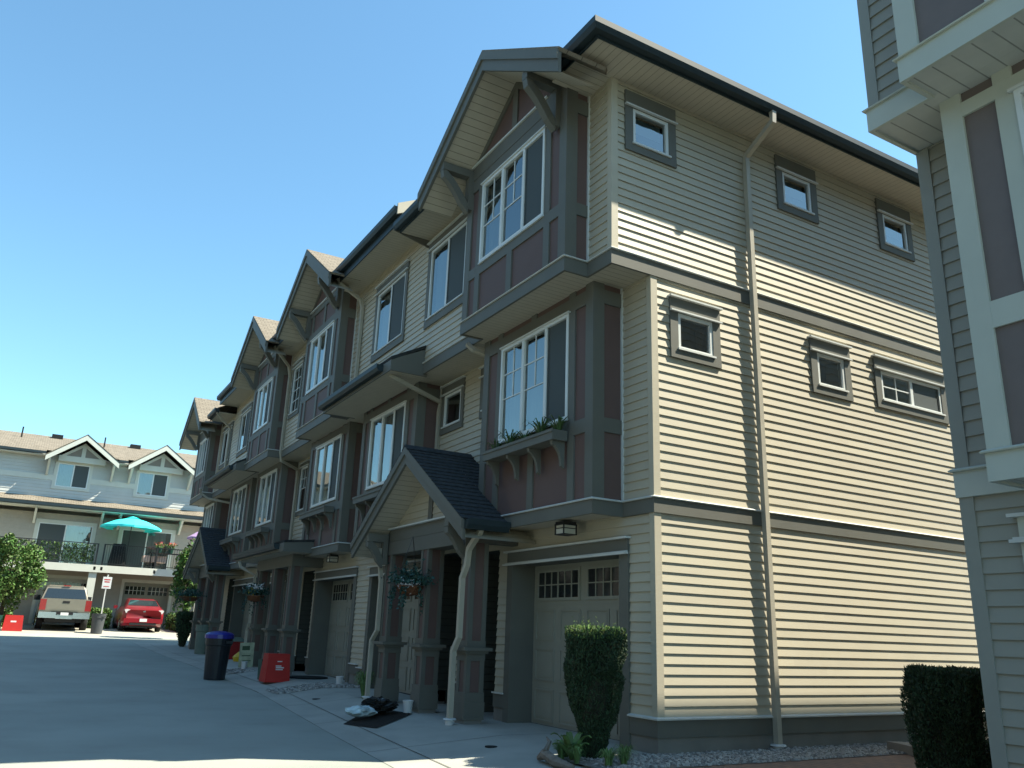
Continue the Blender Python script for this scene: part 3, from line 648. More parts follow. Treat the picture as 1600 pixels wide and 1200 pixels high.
# side eave, soffit, gutter of the hipped corner
obj('eave_soffit',MB().wbox(.0,.52,-1.2,11.4,8.15,8.165),soffit_x,A); obj('eave_soffit',MB().wbox(-5.6,-3.96,-1.2,-.58,8.151,8.164),soffit_y,A)
obj('eave_soffit',MB().wbox(-3.96,-3.28,-.96,-.58,8.151,8.164),soffit_y,A); obj('eave_soffit',MB().wbox(-.5,0,-1.2,-.58,8.151,8.164),soffit_y,A)
obj('fascia',MB().sweep([(-.2,-1.2),(.52,-1.2),(.52,11.4)],[(0,8.13),(.02,8.13),(.02,8.31),(0,8.31)]).sweep([(-5.6,-1.2),(-3.95,-1.2)],[(0,8.13),(.02,8.13),(.02,8.31),(0,8.31)]),gutter_m,A)
gut(A,[(-.25,-1.22),(.54,-1.22),(.54,11.4)],8.17)
gut(A,[(-5.62,-1.22),(-3.93,-1.22)],8.17)
obj('eave_return',MB().prism(FX(-5.61),[(-1.33,8.17),(-.6,8.0),(-.6,8.17),(-1.2,8.3),(-1.33,8.3)],-.02,.0),trim,A)
def roofp(parent,pts,m,name='roof'):
    mb=MB()
    for q in pts: mb.quad(*q)
    return obj(name,mb,m,parent)
rz=8.31+6.35*.5
roofp(A,[((-5.62,-1.25,8.31),(-3.94,-1.25,8.31),(-3.94,-.9,8.485),(.18,-.9,8.485),(.18,-1.25,8.31),(.62,-1.25,8.31),(-5.62,5.1,rz)),((.62,-1.25,8.31),(.62,11.45,8.31),(-5.62,5.1,rz)),((.62,11.45,8.31),(-5.62,11.45,8.31),(-5.62,5.1,rz))],shing_brown_x)
for (T,a,b) in ((B_,-9.15,-5.62),(C_,-14.5,-9.15),(D_,-17.95,-14.5),(E_,-21.6,-17.95)):
    z=8.68; rr=z+6.35*.5
    gp={-14.5:(-12.85,-8.70),-17.95:(-17.95,-13.98)}.get(a)
    if T is B_: gp=None
    fp=[((a,-1.25,z),(b,-1.25,z),(b,5.1,rr),(a,5.1,rr))]
    if gp:
        g0,g1=max(a,gp[0]),min(b,gp[1]); fp=[((a,-.9,z+.175),(b,-.9,z+.175),(b,5.1,rr),(a,5.1,rr))]
        for p_,q_ in ((a,g0),(g1,b)):
            if q_-p_>.05:
                fp.append(((p_,-1.25,z),(q_,-1.25,z),(q_,-.9,z+.175),(p_,-.9,z+.175))); obj('eave_soffit',MB().wbox(p_,q_,-1.2,-.58,8.42,8.435),soffit_y,T); obj('fascia',MB().wbox(p_,q_,-1.22,-1.2,8.40,8.67),gutter_m,T); gut(T,[(p_,-1.22),(q_,-1.22)],8.55)
        bl,br={-14.5:(-12.05,-9.50),-17.95:(-17.35,-14.75)}[a]
        for p_,q_ in ((g0,bl),(br,g1)): obj('eave_soffit',MB().wbox(p_,q_,-.96,-.58,8.42,8.435),soffit_y,T)
    else:
        obj('eave_soffit',MB().wbox(a,b,-1.2,-.58,8.42,8.435),soffit_y,T); obj('fascia',MB().wbox(a,b,-1.22,-1.2,8.40,8.67),gutter_m,T); gut(T,[(a,-1.22),(b,-1.22)],8.55)
    roofp(T,fp+[((b,11.45,z),(a,11.45,z),(a,5.1,rr),(b,5.1,rr)),((b,-1.25,z-.02),(b,11.45,z-.02),(b,5.1,rr)),((a,11.45,z-.02),(a,-1.25,z-.02),(a,5.1,rr))],shing_brown_x)
obj('rake_board',MB().prism(FX(-5.60),[(-1.3,8.50),(5.1,11.7),(5.1,11.92),(-1.3,8.72)],-.02,.02),siding,B_)
obj('eave_side_board',MB().prism(FX(-5.60),[(-1.2,8.40),(-.6,8.40),(-.6,8.85),(-1.2,8.55)],-.015,.005),siding,B_)
obj('eave_soffit',MB().wbox(-23.1,-21.6,-1.2,-.58,8.15,8.165),soffit_y,F_); obj('eave_soffit',MB().wbox(-27.1,-26.4,-.96,-.58,8.15,8.165),soffit_y,F_); obj('fascia',MB().wbox(-23.1,-21.6,-1.22,-1.2,8.13,8.30),gutter_m,F_); gut(F_,[(-23.0,-1.22),(-21.6,-1.22)],8.17)
roofp(F_,[((-27.2,-.9,8.485),(-23.1,-.9,8.485),(-23.1,-1.25,8.31),(-21.6,-1.25,8.31),(-21.6,5.1,rz)),((-27.2,11.45,8.31),(-27.2,-1.25,8.31),(-21.6,5.1,rz)),((-21.6,11.45,8.31),(-27.2,11.45,8.31),(-21.6,5.1,rz))],shing_brown)
# shed roofs between second and third floors
def shed(parent,x0,x1,yw,yf,zw,zf,name='shed_roof',m=None,gutter=True,soff=True):
    R=obj(name,MB().hexa([(x0,yf,zf),(x1,yf,zf),(x1,yw,zw),(x0,yw,zw)],[(x0-.03,yf-.03,zf+.05),(x1+.03,yf-.03,zf+.05),(x1+.03,yw,zw+.05),(x0-.03,yw,zw+.05)]),m or shing_dark,parent)
    for x in (x0,x1-.03):
        obj('rake_board',MB().prism(FX(x),[(yf-.02,zf-.19),(yw+.05,zf-.19),(yw+.05,zw-.001),(yf-.02,zf-.001)],.0,.03),trim,R)
    obj('fascia',MB().wbox(x0+.03,x1-.03,yf-.02,yf,zf-.19,zf-.002),trim,R)
    if soff: obj('shed_soffit',MB().wbox(x0+.03,x1-.03,yf,yw+.06,zf-.185,zf-.17),soffit_y,R)
    if gutter: obj('gutter',MB().sweep([(x0,yf-.02),(x1-.35,yf-.02)],[(w_,zf-.13+h) for w_,h in GPROF]),gutter_m,R)
    return R
shed(B_,-9.15,-5.45,-.60,-1.22,5.98,5.64)
shed(E_,-21.5,-17.36,-.60,-1.22,6.02,5.68)
# peaked porch roofs over paired entries
def porch(parent,pc,other,dz,peaked=True,cm=None):
    z0=dz
    for k,x in enumerate((pc+1.46,pc+.02,pc-1.46)): column(parent if x>=pc else other,x,-.60,z0,2.42+dz)
    fy=-.72
    zb=2.38+dz
    b=MB(); fr=FY(-.75)
    b.box(fr,pc-1.63,pc+1.63,zb,zb+.22,-.30,0).box(fr,pc-1.63,pc+1.63,zb+.226,zb+.42,-.30,-.008)
    for x in (pc+1.61,pc-1.61): b.wbox(x-.14,x+.02,-.45,.0,zb+.0,zb+.25)
    Bm=obj('porch_beam',b,trim,parent); obj('drip_flashing',MB().box(fr,pc-1.66,pc+1.66,zb+.42,zb+.445,-.2,.05),flash,Bm)
    obj('porch_ceiling',MB().wbox(pc-1.6,pc+1.6,-.45,-.03,zb+.25,zb+.27),soffit_y,Bm)
    if not peaked:
        R=shed(parent,pc-2.5,pc+2.2,-.0,-1.12,3.2+dz-.25,2.86+dz-.02,soff=True)
        return
    ap=3.95+dz; hw=2.14; sl=.63; z=lambda d: ap-sl*abs(d); L=math.hypot(1,sl); yf=-1.17
    # shingled slopes with real courses
    r=MB()
    for sg in (1,-1):
        n=Vector((sl*sg,0,1)).normalized(); up=Vector((-sg,0,sl)).normalized()
        o=Vector((pc+sg*hw,0,z(hw)+.015))
        fs=F(o,(0,sg,0),up,n); LL=hw*L
        if sg>0:
            ext=(hw-(-3.42-pc))*L if pc>-6 else 0
            if pc>-6: r.siding(fs,yf-.03,-.48,0,LL,e=.135,d=.014); r.siding(fs,-.48,.0,ext,LL,e=.135,d=.014)
            else: r.siding(fs,yf-.03,0,0,LL,e=.135,d=.014)
        else: r.siding(fs,0,-(yf-.03),0,LL,e=.135,d=.014)
    R=obj('porch_roof',r,shing_dark,parent)
    ridge=MB(); ridge.hexa([(pc-.12,yf-.03,ap-.04),(pc,yf-.03,ap+.03),(pc,0,ap+.03),(pc-.12,0,ap-.04)],[(pc-.11,yf-.03,ap-.03),(pc,yf-.03,ap+.05),(pc,0,ap+.05),(pc-.11,0,ap-.03)]).hexa([(pc,yf-.03,ap+.03),(pc+.12,yf-.03,ap-.04),(pc+.12,0,ap-.04),(pc,0,ap+.03)],[(pc,yf-.03,ap+.05),(pc+.11,yf-.03,ap-.03),(pc+.11,0,ap-.03),(pc,0,ap+.05)])
    obj('ridge_cap',ridge,shing_dark,R)
    bb=MB(); fb=FY(yf)
    bb.prism(fb,[(pc-hw,z(hw)-.26),(pc,ap-.26),(pc+hw,z(hw)-.26),(pc+hw,z(hw)),(pc,ap),(pc-hw,z(hw))],-.04,0)
    bb.prism(fb,[(pc-hw-.01,z(hw)-.11),(pc,ap-.11),(pc+hw+.01,z(hw)-.11),(pc+hw+.01,z(hw)+.01),(pc,ap+.012),(pc-hw-.01,z(hw)+.01)],.0005,.028)
    obj('barge_board',bb,trim,R)
    sf=MB(); d=.23
    for sg in (-1,1):
        q=[(pc,yf+.04,ap-d),(pc+sg*hw,yf+.04,z(hw)-d),(pc+sg*hw,-.0,z(hw)-d),(pc,-.0,ap-d)]
        sf.quad(*(q if sg>0 else [q[1],q[0],q[3],q[2]]))
    obj('porch_soffit',sf,soffit_y,R)
    zl=zb+.445; half=(ap-d-zl)/sl; fw=FY(-.66)
    g=MB().siding(fw,pc-half,pc+half,zl,ap-d,clip=lambda v:(pc-max(0,(ap-d-v)/sl),pc+max(0,(ap-d-v)/sl)))
    Gp=obj('porch_gable_wall',g,siding,parent); obj('king_board',MB().box(fw,pc-.07,pc+.07,zl,ap-d-.08,-.01,.03),trim,Gp)
    for x in (pc+1.55,pc-1.52): bracket(parent,x,-.75,z(abs(x-pc))-.27,out=.38,drop=.42)
    # small gutters and end returns
    for sg in (1,):
        obj('gutter',MB().sweep([(pc+sg*hw-.02,yf+.02),(pc+sg*hw-.02,-.50)],[(w_,z(hw)-.12+h) for w_,h in GPROF]),gutter_m,R)
    obj('gutter',MB().sweep([(pc-hw+.02,-.02),(pc-hw+.02,yf+.02)],[(w_,z(hw)-.12+h) for w_,h in GPROF]),gutter_m,R)
porch(A,-4.65,B_,0)
porch(C_,-13.65,D_,gz(-13.65),peaked=False)
porch(F_,-22.2,E_,gz(-22.2)) if False else porch(E_,-22.1,F_,gz(-22.2))
# lanterns below the garage bays
lantern(A,-1.42,-.26,2.55); lantern(C_,-10.6,-.26,2.70)
# downspouts
dspout(A,[(.60,1.70,8.17),(.60,1.70,8.02),(.085,1.70,7.74),(.075,1.70,7.60),(.075,1.70,.02)],r=.05)
dspout(A,[(-2.5,-.88,2.60),(-2.55,-.88,2.48),(-2.86,-.88,2.26),(-2.90,-.88,2.05),(-3.02,-.88,1.88),(-3.03,-.88,1.10),(-3.14,-.90,.92),(-3.14,-.90,.03)],r=.048)
dspout(B_,[(-6.2,-.88,2.5),(-6.22,-.88,2.35),(-6.3,-.80,2.15),(-6.28,-.78,1.95),(-6.28,-.78,1.15),(-6.45,-.80,.98),(-6.45,-.80,.05)],r=.046)
dspout(B_,[(-9.05,-1.25,8.5),(-9.02,-1.2,8.38),(-8.98,-.72,8.1),(-8.98,-.66,7.9),(-8.98,-.66,5.9)],r=.045,foot=False)
dspout(B_,[(-5.7,-1.15,5.42),(-5.7,-1.0,5.38),(-5.92,-.05,5.18),(-5.93,-.05,5.0),(-5.93,-.05,3.6)],r=.045,foot=False)
dspout(A,[(-3.62,-.70,5.5),(-3.55,-.62,5.40),(-3.45,-.30,5.30),(-3.47,-.06,5.22),(-3.47,-.06,4.9)],r=.045,foot=False)
dspout(D_,[(-14.3,-1.25,8.45),(-14.35,-1.1,8.3),(-14.62,-.72,8.05),(-14.63,-.66,7.8),(-14.63,-.66,5.62),(-14.7,-.60,5.42),(-14.95,-.08,5.28),(-14.97,-.05,5.1),(-14.97,-.05,3.1)],r=.045,foot=False)
dspout(F_,[(-21.7,-1.25,8.15),(-21.9,-1.0,7.95),(-22.05,-.68,7.75),(-22.05,-.66,5.9)],r=.045,foot=False)
dspout(E_,[(-22.5,-1.3,5.6),(-22.6,-1.25,5.45),(-22.6,-1.0,5.3),(-22.3,-.08,5.15),(-22.3,-.05,5.0),(-22.3,-.05,4.2)],r=.045,foot=False)
dspout(D_,[(-15.45,-1.2,2.75),(-15.4,-1.15,2.6),(-15.2,-.8,2.4),(-15.2,-.8,1.2),(-15.3,-.82,1.0),(-15.3,-.82,.15)],r=.045)
# herbs in the near window box
pl=MB()
for i in range(5): 
    blades(pl,(-2.72+i*.40,-.60,3.58),40,.20+.06*(i%2),.26,.009)
tag(obj('window_box_plants',pl,mat('spider_plant_leaves',(.07,.12,.04),.5,.2,5,island=.4)),'clump of arching green spider plants in the window box above the near garage','plants')
# ------------------------------------------------------------------ right-hand building
rb_side=mat('grey_siding_paint',(.33,.32,.27),.6,.04,2.,bump=.04,stretch=(1,1,3)); rb_trim=mat('sage_trim_paint',(.52,.54,.47),.55,.05,3.); rb_pan=mat('taupe_panel',(.185,.15,.14),.6,.06); rb_corner=mat('grey_corner_paint',(.31,.31,.27),.55,.04)
RB=thing('townhouse','neighbouring townhouse corner at the right edge with sage trim and taupe panels','townhouse',(6,0,0))
fr=FY(0)
s=MB().siding(fr,3.70,4.14,.1,2.28,e=.115).siding(fr,4.14,12,.1,2.28,e=.115,holes=[(4.07,6.85,-1,2.0)]).siding(fr,3.70,4.14,2.5,5.3,e=.121).siding(FY(-.6),3.68,4.16,5.50,9.1,e=.125).siding(FX(3.62),.05,.06,.1,.2)
obj('siding_wall',s,rb_side,RB)
fl=F((3.62,0,0),(0,-1,0),(0,0,1),(-1,0,0))
s=MB().siding(fl,-10.9,-.08,.1,2.28,e=.115).siding(fl,-10.9,-.08,2.5,5.3,e=.121).siding(fl,-10.9,.52,5.5,9.1,e=.125); obj('side_wall_siding',s,rb_side,RB)
obj('corner_board',MB().wbox(3.60,3.71,-.02,.08,.1,2.28).wbox(3.60,3.71,-.021,.08,2.5,5.3).wbox(3.60,3.70,-.62,-.52,5.5,9.1),rb_corner,RB)
obj('house_body',MB().wbox(3.8,13,1.,10.8,0,9.1),rb_side,RB); obj('foundation',MB().wbox(3.63,12,.005,10.9,-.2,.1),founda,RB)
ledge(RB,[(3.62,10.9),(3.62,0),(4.14,0),(4.14,-.45),(7.3,-.45),(7.3,0),(12,0)],2.50,h=.22,m=rb_trim,fm=rb_trim)
ledge(RB,[(3.62,10.9),(3.62,-.6),(4.16,-.6),(4.16,-.95),(7.3,-.95),(7.3,-.6),(12,-.6)],5.51,h=.22,m=rb_trim,fm=rb_trim)
obj('overhang_soffit',MB().wbox(3.62,12,-.6,.02,5.31,5.33).wbox(4.16,7.3,-.95,-.6,5.311,5.33).wbox(4.14,7.3,-.45,.02,2.30,2.32),lines_mat('pale_vented_soffit',(.55,.55,.50),'X',.15),RB)
bay(RB,4.14,7.3,-.45,0,2.5,5.32,(4.67,6.7,3.6,5.08),(3.36,3.56),(5.10,5.22),mats=(rb_trim,rb_pan),mid=5.6)
bay(RB,4.16,7.3,-.95,-.6,5.51,9.1,(4.95,6.6,6.4,8.2),(6.2,6.4),(8.2,8.4),mats=(rb_trim,rb_pan),mid=5.6)
# left-hand strips matching the near post and mid post
obj('panel_strip',MB().box(FY(-.95),4.40,4.55,5.51,8.2,.0,.026) ,rb_trim,RB) if False else None
garage(RB,4.17,6.7,-.2,tmat=rb_trim)
rzz=9.25  # unseen top storey and eave raised to shade the near side wall's base
roofp(RB,[((2.98,-1.3,rzz),(13,-1.3,rzz),(9,5,rzz+3.1)),((2.98,11.5,rzz),(2.98,-1.3,rzz),(9,5,rzz+3.1)),((13,11.5,rzz),(2.98,11.5,rzz),(9,5,rzz+3.1)),((13,-1.3,rzz),(13,11.5,rzz),(9,5,rzz+3.1))],shing_brown)
obj('eave_soffit',MB().wbox(3.05,13,-1.25,11.45,9.1,9.12),soffit_y,RB); obj('gutter',MB().sweep([(13,11.5),(3.08,11.5),(3.08,-1.28),(13,-1.28)],[(w_,9.12+h) for w_,h in GPROF]),gutter_m,RB)
# ------------------------------------------------------------------ unseen row across the street, added for window reflections and facade shade
OR=thing('added_row_opposite','unseen row of dark townhouses added across the street','townhouse row',(-12,-17,0))
ow=MB(); f_=F((0,-14,0),(-1,0,0),(0,0,1),(0,1,0)); ow.siding(f_,-16,46,0,9.6,e=.22,d=.02); OR['label']='unseen long row of townhouses added across the street to shade the near row'
opp=mat('taupe_siding_paint',(.09,.085,.075),.6,.05,2.)  # kept dark to cut light bounced onto the near row
obj('siding_wall',ow,opp,OR); obj('house_body',MB().wbox(-46,16,-25,-14.1,0,9.6),opp,OR)
roofp(OR,[((16,-13.4,9.65),(-46,-13.4,9.65),(-46,-19.5,12.3),(16,-19.5,12.3)),((-46,-26,9.65),(16,-26,9.65),(16,-19.5,12.3),(-46,-19.5,12.3))],shing_brown_x)
ob=MB(); 
for i in range(14):
    x=-44+i*4.4
    for z in (3.6,6.3): ob.box(f_,-x-.9,-x+.9,z,z+1.4,.02,.05)
obj('window_bank',ob,gar_glass,OR)
# ------------------------------------------------------------------ far building across the end of the street
far_side=mat('pale_siding_paint',(.52,.53,.50),.6,.04,2.); far_trim=mat('cream_trim_paint',(.60,.60,.53),.5,.04,3.); far_pan=mat('taupe_gable_panel',(.26,.23,.20),.6,.05)
far_wall=mat('beige_lower_siding',(.42,.38,.32),.6,.05)
XF=-39.5; ff=FX(XF); GF=.85
def FH(name,label,y0,y1,gy,seed):
    """one house of the far row: upper siding, gable, skirt roof, deck, garage below; gy = gable centre"""
    T=thing('rowhouse',label,'townhouse',(XF,(y0+y1)/2,GF),'pale townhouses closing the end of the street')
    z3=9.0; wv=(gy-1.02,gy+.42,7.45,8.63)
    s=MB().siding(ff,y0,y1,6.5,z3,holes=[wv],e=.16,d=.02); obj('upper_siding',s,far_side,T)
    dv=(gy-1.35,gy+1.05,3.65,5.62); gv=(gy-.85,gy+1.35,GF,3.15)
    l=MB().siding(ff,y0,y1,3.65,6.1,holes=[dv],e=.16,d=.02); obj('middle_siding',l,far_wall,T)
    fg=FX(XF+.0); l=MB().siding(fg,y0,y1,GF,3.6,holes=[gv],e=.16,d=.02); obj('lower_siding',l,far_wall,T)
    obj('house_body',MB().wbox(XF-9,XF-.6,y0+.001,y1-.001,0,9),far_wall,T)
    window(ff,*wv,T,tr=1,muls=((wv[0]+wv[1])/2,),screens=[((wv[0]+wv[1])/2+.03,wv[1]-.04)],curtain=.5,head=.14,side=.14,sill=.14,tmat=far_trim,drip=False)
    window(ff,*dv,T,tr=1,muls=((dv[0]+dv[1])/2,),screens=[(dv[0]+.04,(dv[0]+dv[1])/2)],curtain=.9,head=.16,side=.16,sill=.05,tmat=far_trim,drip=False)
    obj('belt_board',MB().box(ff,y0,wv[0]-.14,7.72,7.98,.0,.04).box(ff,wv[1]+.14,y1,7.72,7.98,0,.04),far_trim,T)
    # skirt roof with brackets
    R=obj('skirt_roof',MB().hexa([(XF+1.15,y0,6.45),(XF+1.15,y1,6.45),(XF,y1,6.82),(XF,y0,6.82)],[(XF+1.2,y0,6.50),(XF+1.2,y1,6.50),(XF,y1,6.89),(XF,y0,6.89)]),shing_brown,T)
    obj('gutter',MB().box(FX(XF+1.16),y0,y1,6.33,6.46,0,.10),gutter_m,R); obj('skirt_soffit',MB().box(FX(XF),y0,y1,6.28,6.31,.02,1.15),far_trim,R)
    for yy in (gy-1.6,gy+1.35):
        fr_=F((0,yy,0),(1,0,0),(0,0,1),(0,-1,0)); obj('roof_bracket',MB().prism(fr_,[(XF+.02,5.55),(XF+.14,5.55),(XF+.85,6.20),(XF+.85,6.275),(XF+.02,6.275)],-.05,.05),far_trim,R)
    # main roof
    g0,g1=gy-1.66,gy+1.66
    obj('roof',MB().quad((XF+.55,y0,9.02),(XF+.55,g0,9.02),(XF-.0,g0,9.20),(XF-.0,y0,9.20)).quad((XF+.55,g1,9.02),(XF+.55,y1,9.02),(XF-.0,y1,9.20),(XF-.0,g1,9.20)).quad((XF+.0,y0,9.20),(XF+.0,y1,9.20),(XF-5,y1,10.84),(XF-5,y0,10.84)).quad((XF-10.5,y1,9.02),(XF-10.5,y0,9.02),(XF-5,y0,10.84),(XF-5,y1,10.84)).quad((XF-10.5,y0,8.98),(XF+.55,y0,8.98),(XF-5,y0,10.83)).quad((XF+.55,y1,8.98),(XF-10.5,y1,8.98),(XF-5,y1,10.83)),shing_brown,T)
    for p_,q_ in ((y0,g0),(g1,y1)): obj('eave_gutter',MB().box(FX(XF+.50),p_,q_,8.92,9.04,0,.10),gutter_m,T); obj('eave_soffit',MB().box(FX(XF),p_,q_,8.86,8.89,.0,.5),far_trim,T)
    # front gable
    hw=1.66; ap=10.0; sl=.74; zz=lambda d:ap-sl*abs(d); xf=XF+1.0
    G=obj('gable_roof',MB().hexa([(xf,gy,ap),(xf,gy+hw,zz(hw)),(XF-.0,gy+hw,zz(hw)),(XF-4,gy,ap)],[(xf+.02,gy,ap+.06),(xf+.02,gy+hw+.03,zz(hw)+.05),(XF,gy+hw+.03,zz(hw)+.05),(XF-4,gy,ap+.06)]).hexa([(xf,gy-hw,zz(hw)),(xf,gy,ap),(XF-4,gy,ap),(XF,gy-hw,zz(hw))],[(xf+.02,gy-hw-.03,zz(hw)+.05),(xf+.02,gy,ap+.06),(XF-4,gy,ap+.06),(XF,gy-hw-.03,zz(hw)+.05)]),shing_brown_x,T)
    fb=FX(xf)
    obj('barge_board',MB().prism(fb,[(gy-hw,zz(hw)-.24),(gy,ap-.25),(gy+hw,zz(hw)-.24),(gy+hw,zz(hw)),(gy,ap),(gy-hw,zz(hw))],-.05,0),far_trim,G)
    fp=FX(XF+.3); zl=8.98; half=(ap-.3-zl)/sl
    obj('gable_panel',MB().prism(fp,[(gy-half,zl),(gy+half,zl),(gy,ap-.3)],-.28,0),far_pan,T)
    obj('gable_trim',MB().box(fp,gy-.09,gy+.09,zl,ap-.42,-.01,.03).box(fp,gy-half-.1,gy+half+.1,zl-.28,zl,-.27,.03).prism(fp,[(gy-half,zl),(gy-half+.2,zl),(gy,ap-.47),(gy,ap-.3)],-.01,.028).prism(fp,[(gy+half,zl),(gy,ap-.3),(gy,ap-.47),(gy+half-.2,zl)],-.01,.028),far_trim,T)
    for yy in (gy-hw+.2,gy+hw-.2):
        fr_=F((0,yy,0),(1,0,0),(0,0,1),(0,-1,0)); obj('gable_bracket',MB().prism(fr_,[(XF+.02,7.95),(XF+.13,7.95),(XF+.85,8.62),(XF+.85,8.72),(XF+.02,8.72)],-.05,.05),far_trim,T)
    # deck and pillar
    D_=obj('deck',MB().wbox(XF+.02,XF+2.0,y0,y1,3.45,3.62).wbox(XF+2.0,XF+2.04,y0,y1,3.30,3.64),far_trim,T)
    obj('deck_soffit',MB().wbox(XF+.02,XF+1.98,y0,y1,3.40,3.445),far_wall,D_)
    obj('deck_pillar',MB().wbox(XF+1.55,XF+1.95,y1-.36,y1-.02,GF-.1,3.30),far_trim,T)
    # garage below
    g=MB(); fd=FX(XF-.25); u0,u1=gv[0],gv[1]; g.box(fd,u0,u1,GF,3.0,-.04,0)
    for k in range(3): 
        for i in range(4): a=lerp(u0,u1,i/4)+.06;b=lerp(u0,u1,(i+1)/4)-.06; g.box(fd,a,b,GF+.08+k*.52,GF+.46+k*.52,0,.012)
    Gd=obj('garage_door',g,far_side if seed%2 else garage_m,T)
    gm_=MB(); wm=MB()
    for i in range(2):
        a=lerp(u0,u1,.05+.49*i); b=a+(u1-u0)*.42; gm_.box(fd,a,b,2.42,2.82,.001,.006)
        for k in range(1,5): q=lerp(a,b,k/5); wm.box(fd,q-.012,q+.012,2.42,2.82,.006,.014)
        wm.box(fd,a,b,2.61,2.63,.0055,.0135)
    obj('door_window',gm_,gar_glass,Gd); obj('window_grille',wm,vinyl,Gd)
    obj('garage_trim',MB().wbox(XF-.29,XF+.04,u0-.14,u0,GF,3.15).wbox(XF-.29,XF+.04,u1,u1+.14,GF,3.15).wbox(XF-.29,XF+.045,u0-.14,u1+.14,3.0,3.16),far_trim,T)
    return T
FHs=[FH('a','far townhouse at the left edge behind the round clipped tree',-13.4,-8.9,-10.9,0),
     FH('b','far townhouse whose garage the silver pickup faces',-8.9,-3.0+.02,-4.45,1),
     FH('c','far townhouse with the turquoise parasol on its balcony',-2.98,2.0,-.68,2),
     FH('d','far townhouse half hidden behind the end of the near row',2.0,6.8,3.6,3),
     FH('e','far townhouse wholly behind the near row',6.8,11.6,8.4,0)][:4]
def railing(name,y0,y1,label,cat='railing',group=None,mesh=False):
    x=XF+1.93; t=thing(name,label,cat,(x,(y0+y1)/2,3.62),group); r=MB()
    r.wbox(x-.02,x+.02,y0,y1,4.62,4.66).wbox(x-.015,x+.015,y0,y1,3.72,3.75); obj('top_rail',r,black_metal,t)
    b=MB(); n=int((y1-y0)/.11)
    for i in range(1,n): q=lerp(y0,y1,i/n); b.wbox(x-.008,x+.008,q-.008,q+.008,3.75,4.62)
    obj('balusters',b,black_metal,t)
    for yy in (y0,(y0+y1)/2,y1): obj('rail_post',MB().wbox(x-.035,x+.035,yy-.035,yy+.035,3.40,4.66).wbox(x+.035,x+.11,yy-.05,yy+.05,3.40,3.56),black_metal,t)
    return t
railing('balcony_railing',-8.2,-3.15,'black balcony railing above the silver pickup',group='balcony railings')
railing('balcony_railing',-2.85,1.9,'black balcony railing below the turquoise parasol',group='balcony railings')
railing('balcony_railing',-13.2,-8.95,'black balcony railing at the left edge behind the clipped tree',group='balcony railings')
# leafy screen on the left balcony, pots and patio set
rnd=random.Random(3)
iv=MB(); leaves(iv,lambda:(XF+1.84+rnd.uniform(-.05,.03),rnd.uniform(-8.1,-3.25),rnd.uniform(3.75,4.6)),2600,.05,rnd)
tag(obj('privacy_hedge',iv,leaf_tree),'leafy green privacy screen fixed inside the balcony railing over the pickup','privacy screen')
def umbrella(name,c,r,h,m,label,ground):
    t=thing(name,label,'parasol',(c[0],c[1],ground),None); n=8; mb=MB(); i=0
    top=(c[0],c[1],c[2]+h)
    for k in range(n):
        a0=2*math.pi*k/n; a1=2*math.pi*(k+1)/n; am=(a0+a1)/2
        def P(a,f,z): return (c[0]+r*f*math.cos(a),c[1]+r*f*math.sin(a),c[2]+z)
        mb.quad(P(a0,.55,h*.62),P(a1,.55,h*.62),top); mb.quad(P(a0,1,0),P(am,.95,.03),P(a1,1,0),P(a1,.55,h*.62),P(a0,.55,h*.62))
        mb.quad(P(a0,1,-.10),P(am,.95,-.07),P(am,.95,.03),P(a0,1,0)); mb.quad(P(am,.95,-.07),P(a1,1,-.10),P(a1,1,0),P(am,.95,.03))
    obj('canopy',mb,m,t); obj('canopy_vent',MB().lathe((c[0],c[1],c[2]+h*.94),[(r*.22,0),(.03,h*.16)],8),m,t)
    obj('pole',MB().tube([(c[0],c[1],ground),(c[0],c[1],c[2]+h)],.022,8),black_metal,t)
    return t
turq=mat('turquoise_canvas',(.07,.88,.88),.7,.04); lilac=mat('lilac_canvas',(.45,.30,.50),.7,.05)
umbrella('parasol',(XF+1.15,-1.75,5.62),1.42,.50,turq,'open turquoise parasol above the far balcony',3.62)
umbrella('parasol',(XF+2.5,1.75,5.25),1.0,.5,lilac,'lilac parasol half hidden behind the end of the near row',.9)
def pot(x,y,z,flow,label,m=None):
    t=thing('flower_pot',label,'flower pot',(x,y,z),'flower pots on the far balcony')
    obj('pot',MB().lathe((x,y,z),[(.10,0),(.15,.26),(.16,.27),(.13,.25)],14),m or dark_m,t)
    mb=MB(); leaves(mb,lambda:(x+rnd.gauss(0,.12),y+rnd.gauss(0,.12),z+.36+rnd.gauss(0,.07)),90,.05,rnd); obj('foliage',mb,leaf_tree,t)
    mb=MB(); leaves(mb,lambda:(x+rnd.gauss(0,.11),y+rnd.gauss(0,.11),z+.46+rnd.gauss(0,.05)),60,.045,rnd); obj('blossom',mb,flow,t)
coral=mat('coral_petals',(.62,.16,.13),.6,.1,island=.3)
sh=MB(); 
t=thing('plant_shelf','dark shelf holding the coral flower pots on the far balcony','shelf',(XF+1.5,.1,3.62)); obj('shelf_board',MB().wbox(XF+1.45,XF+1.75,-.75,.75,4.40,4.44),dark_m,t)
for yy in(-.7,.66): obj('shelf_leg',MB().wbox(XF+1.5,XF+1.7,yy,yy+.04,3.62,4.40),dark_m,t)
pot(XF+1.6,-.35,4.44,coral,'left coral-flowered pot on the far balcony shelf',green_pl); pot(XF+1.6,.2,4.44,coral,'right coral-flowered pot on the far balcony shelf',green_pl)
t=thing('patio_table','pale cloth covered patio table behind the far balcony railing','table',(XF+1.1,-.5,3.62)); obj('tablecloth',MB().wbox(XF+.7,XF+1.4,-1.0,.1,4.0,4.30),mat('pink_check_cloth',(.62,.45,.40),.8,.2,8),t)
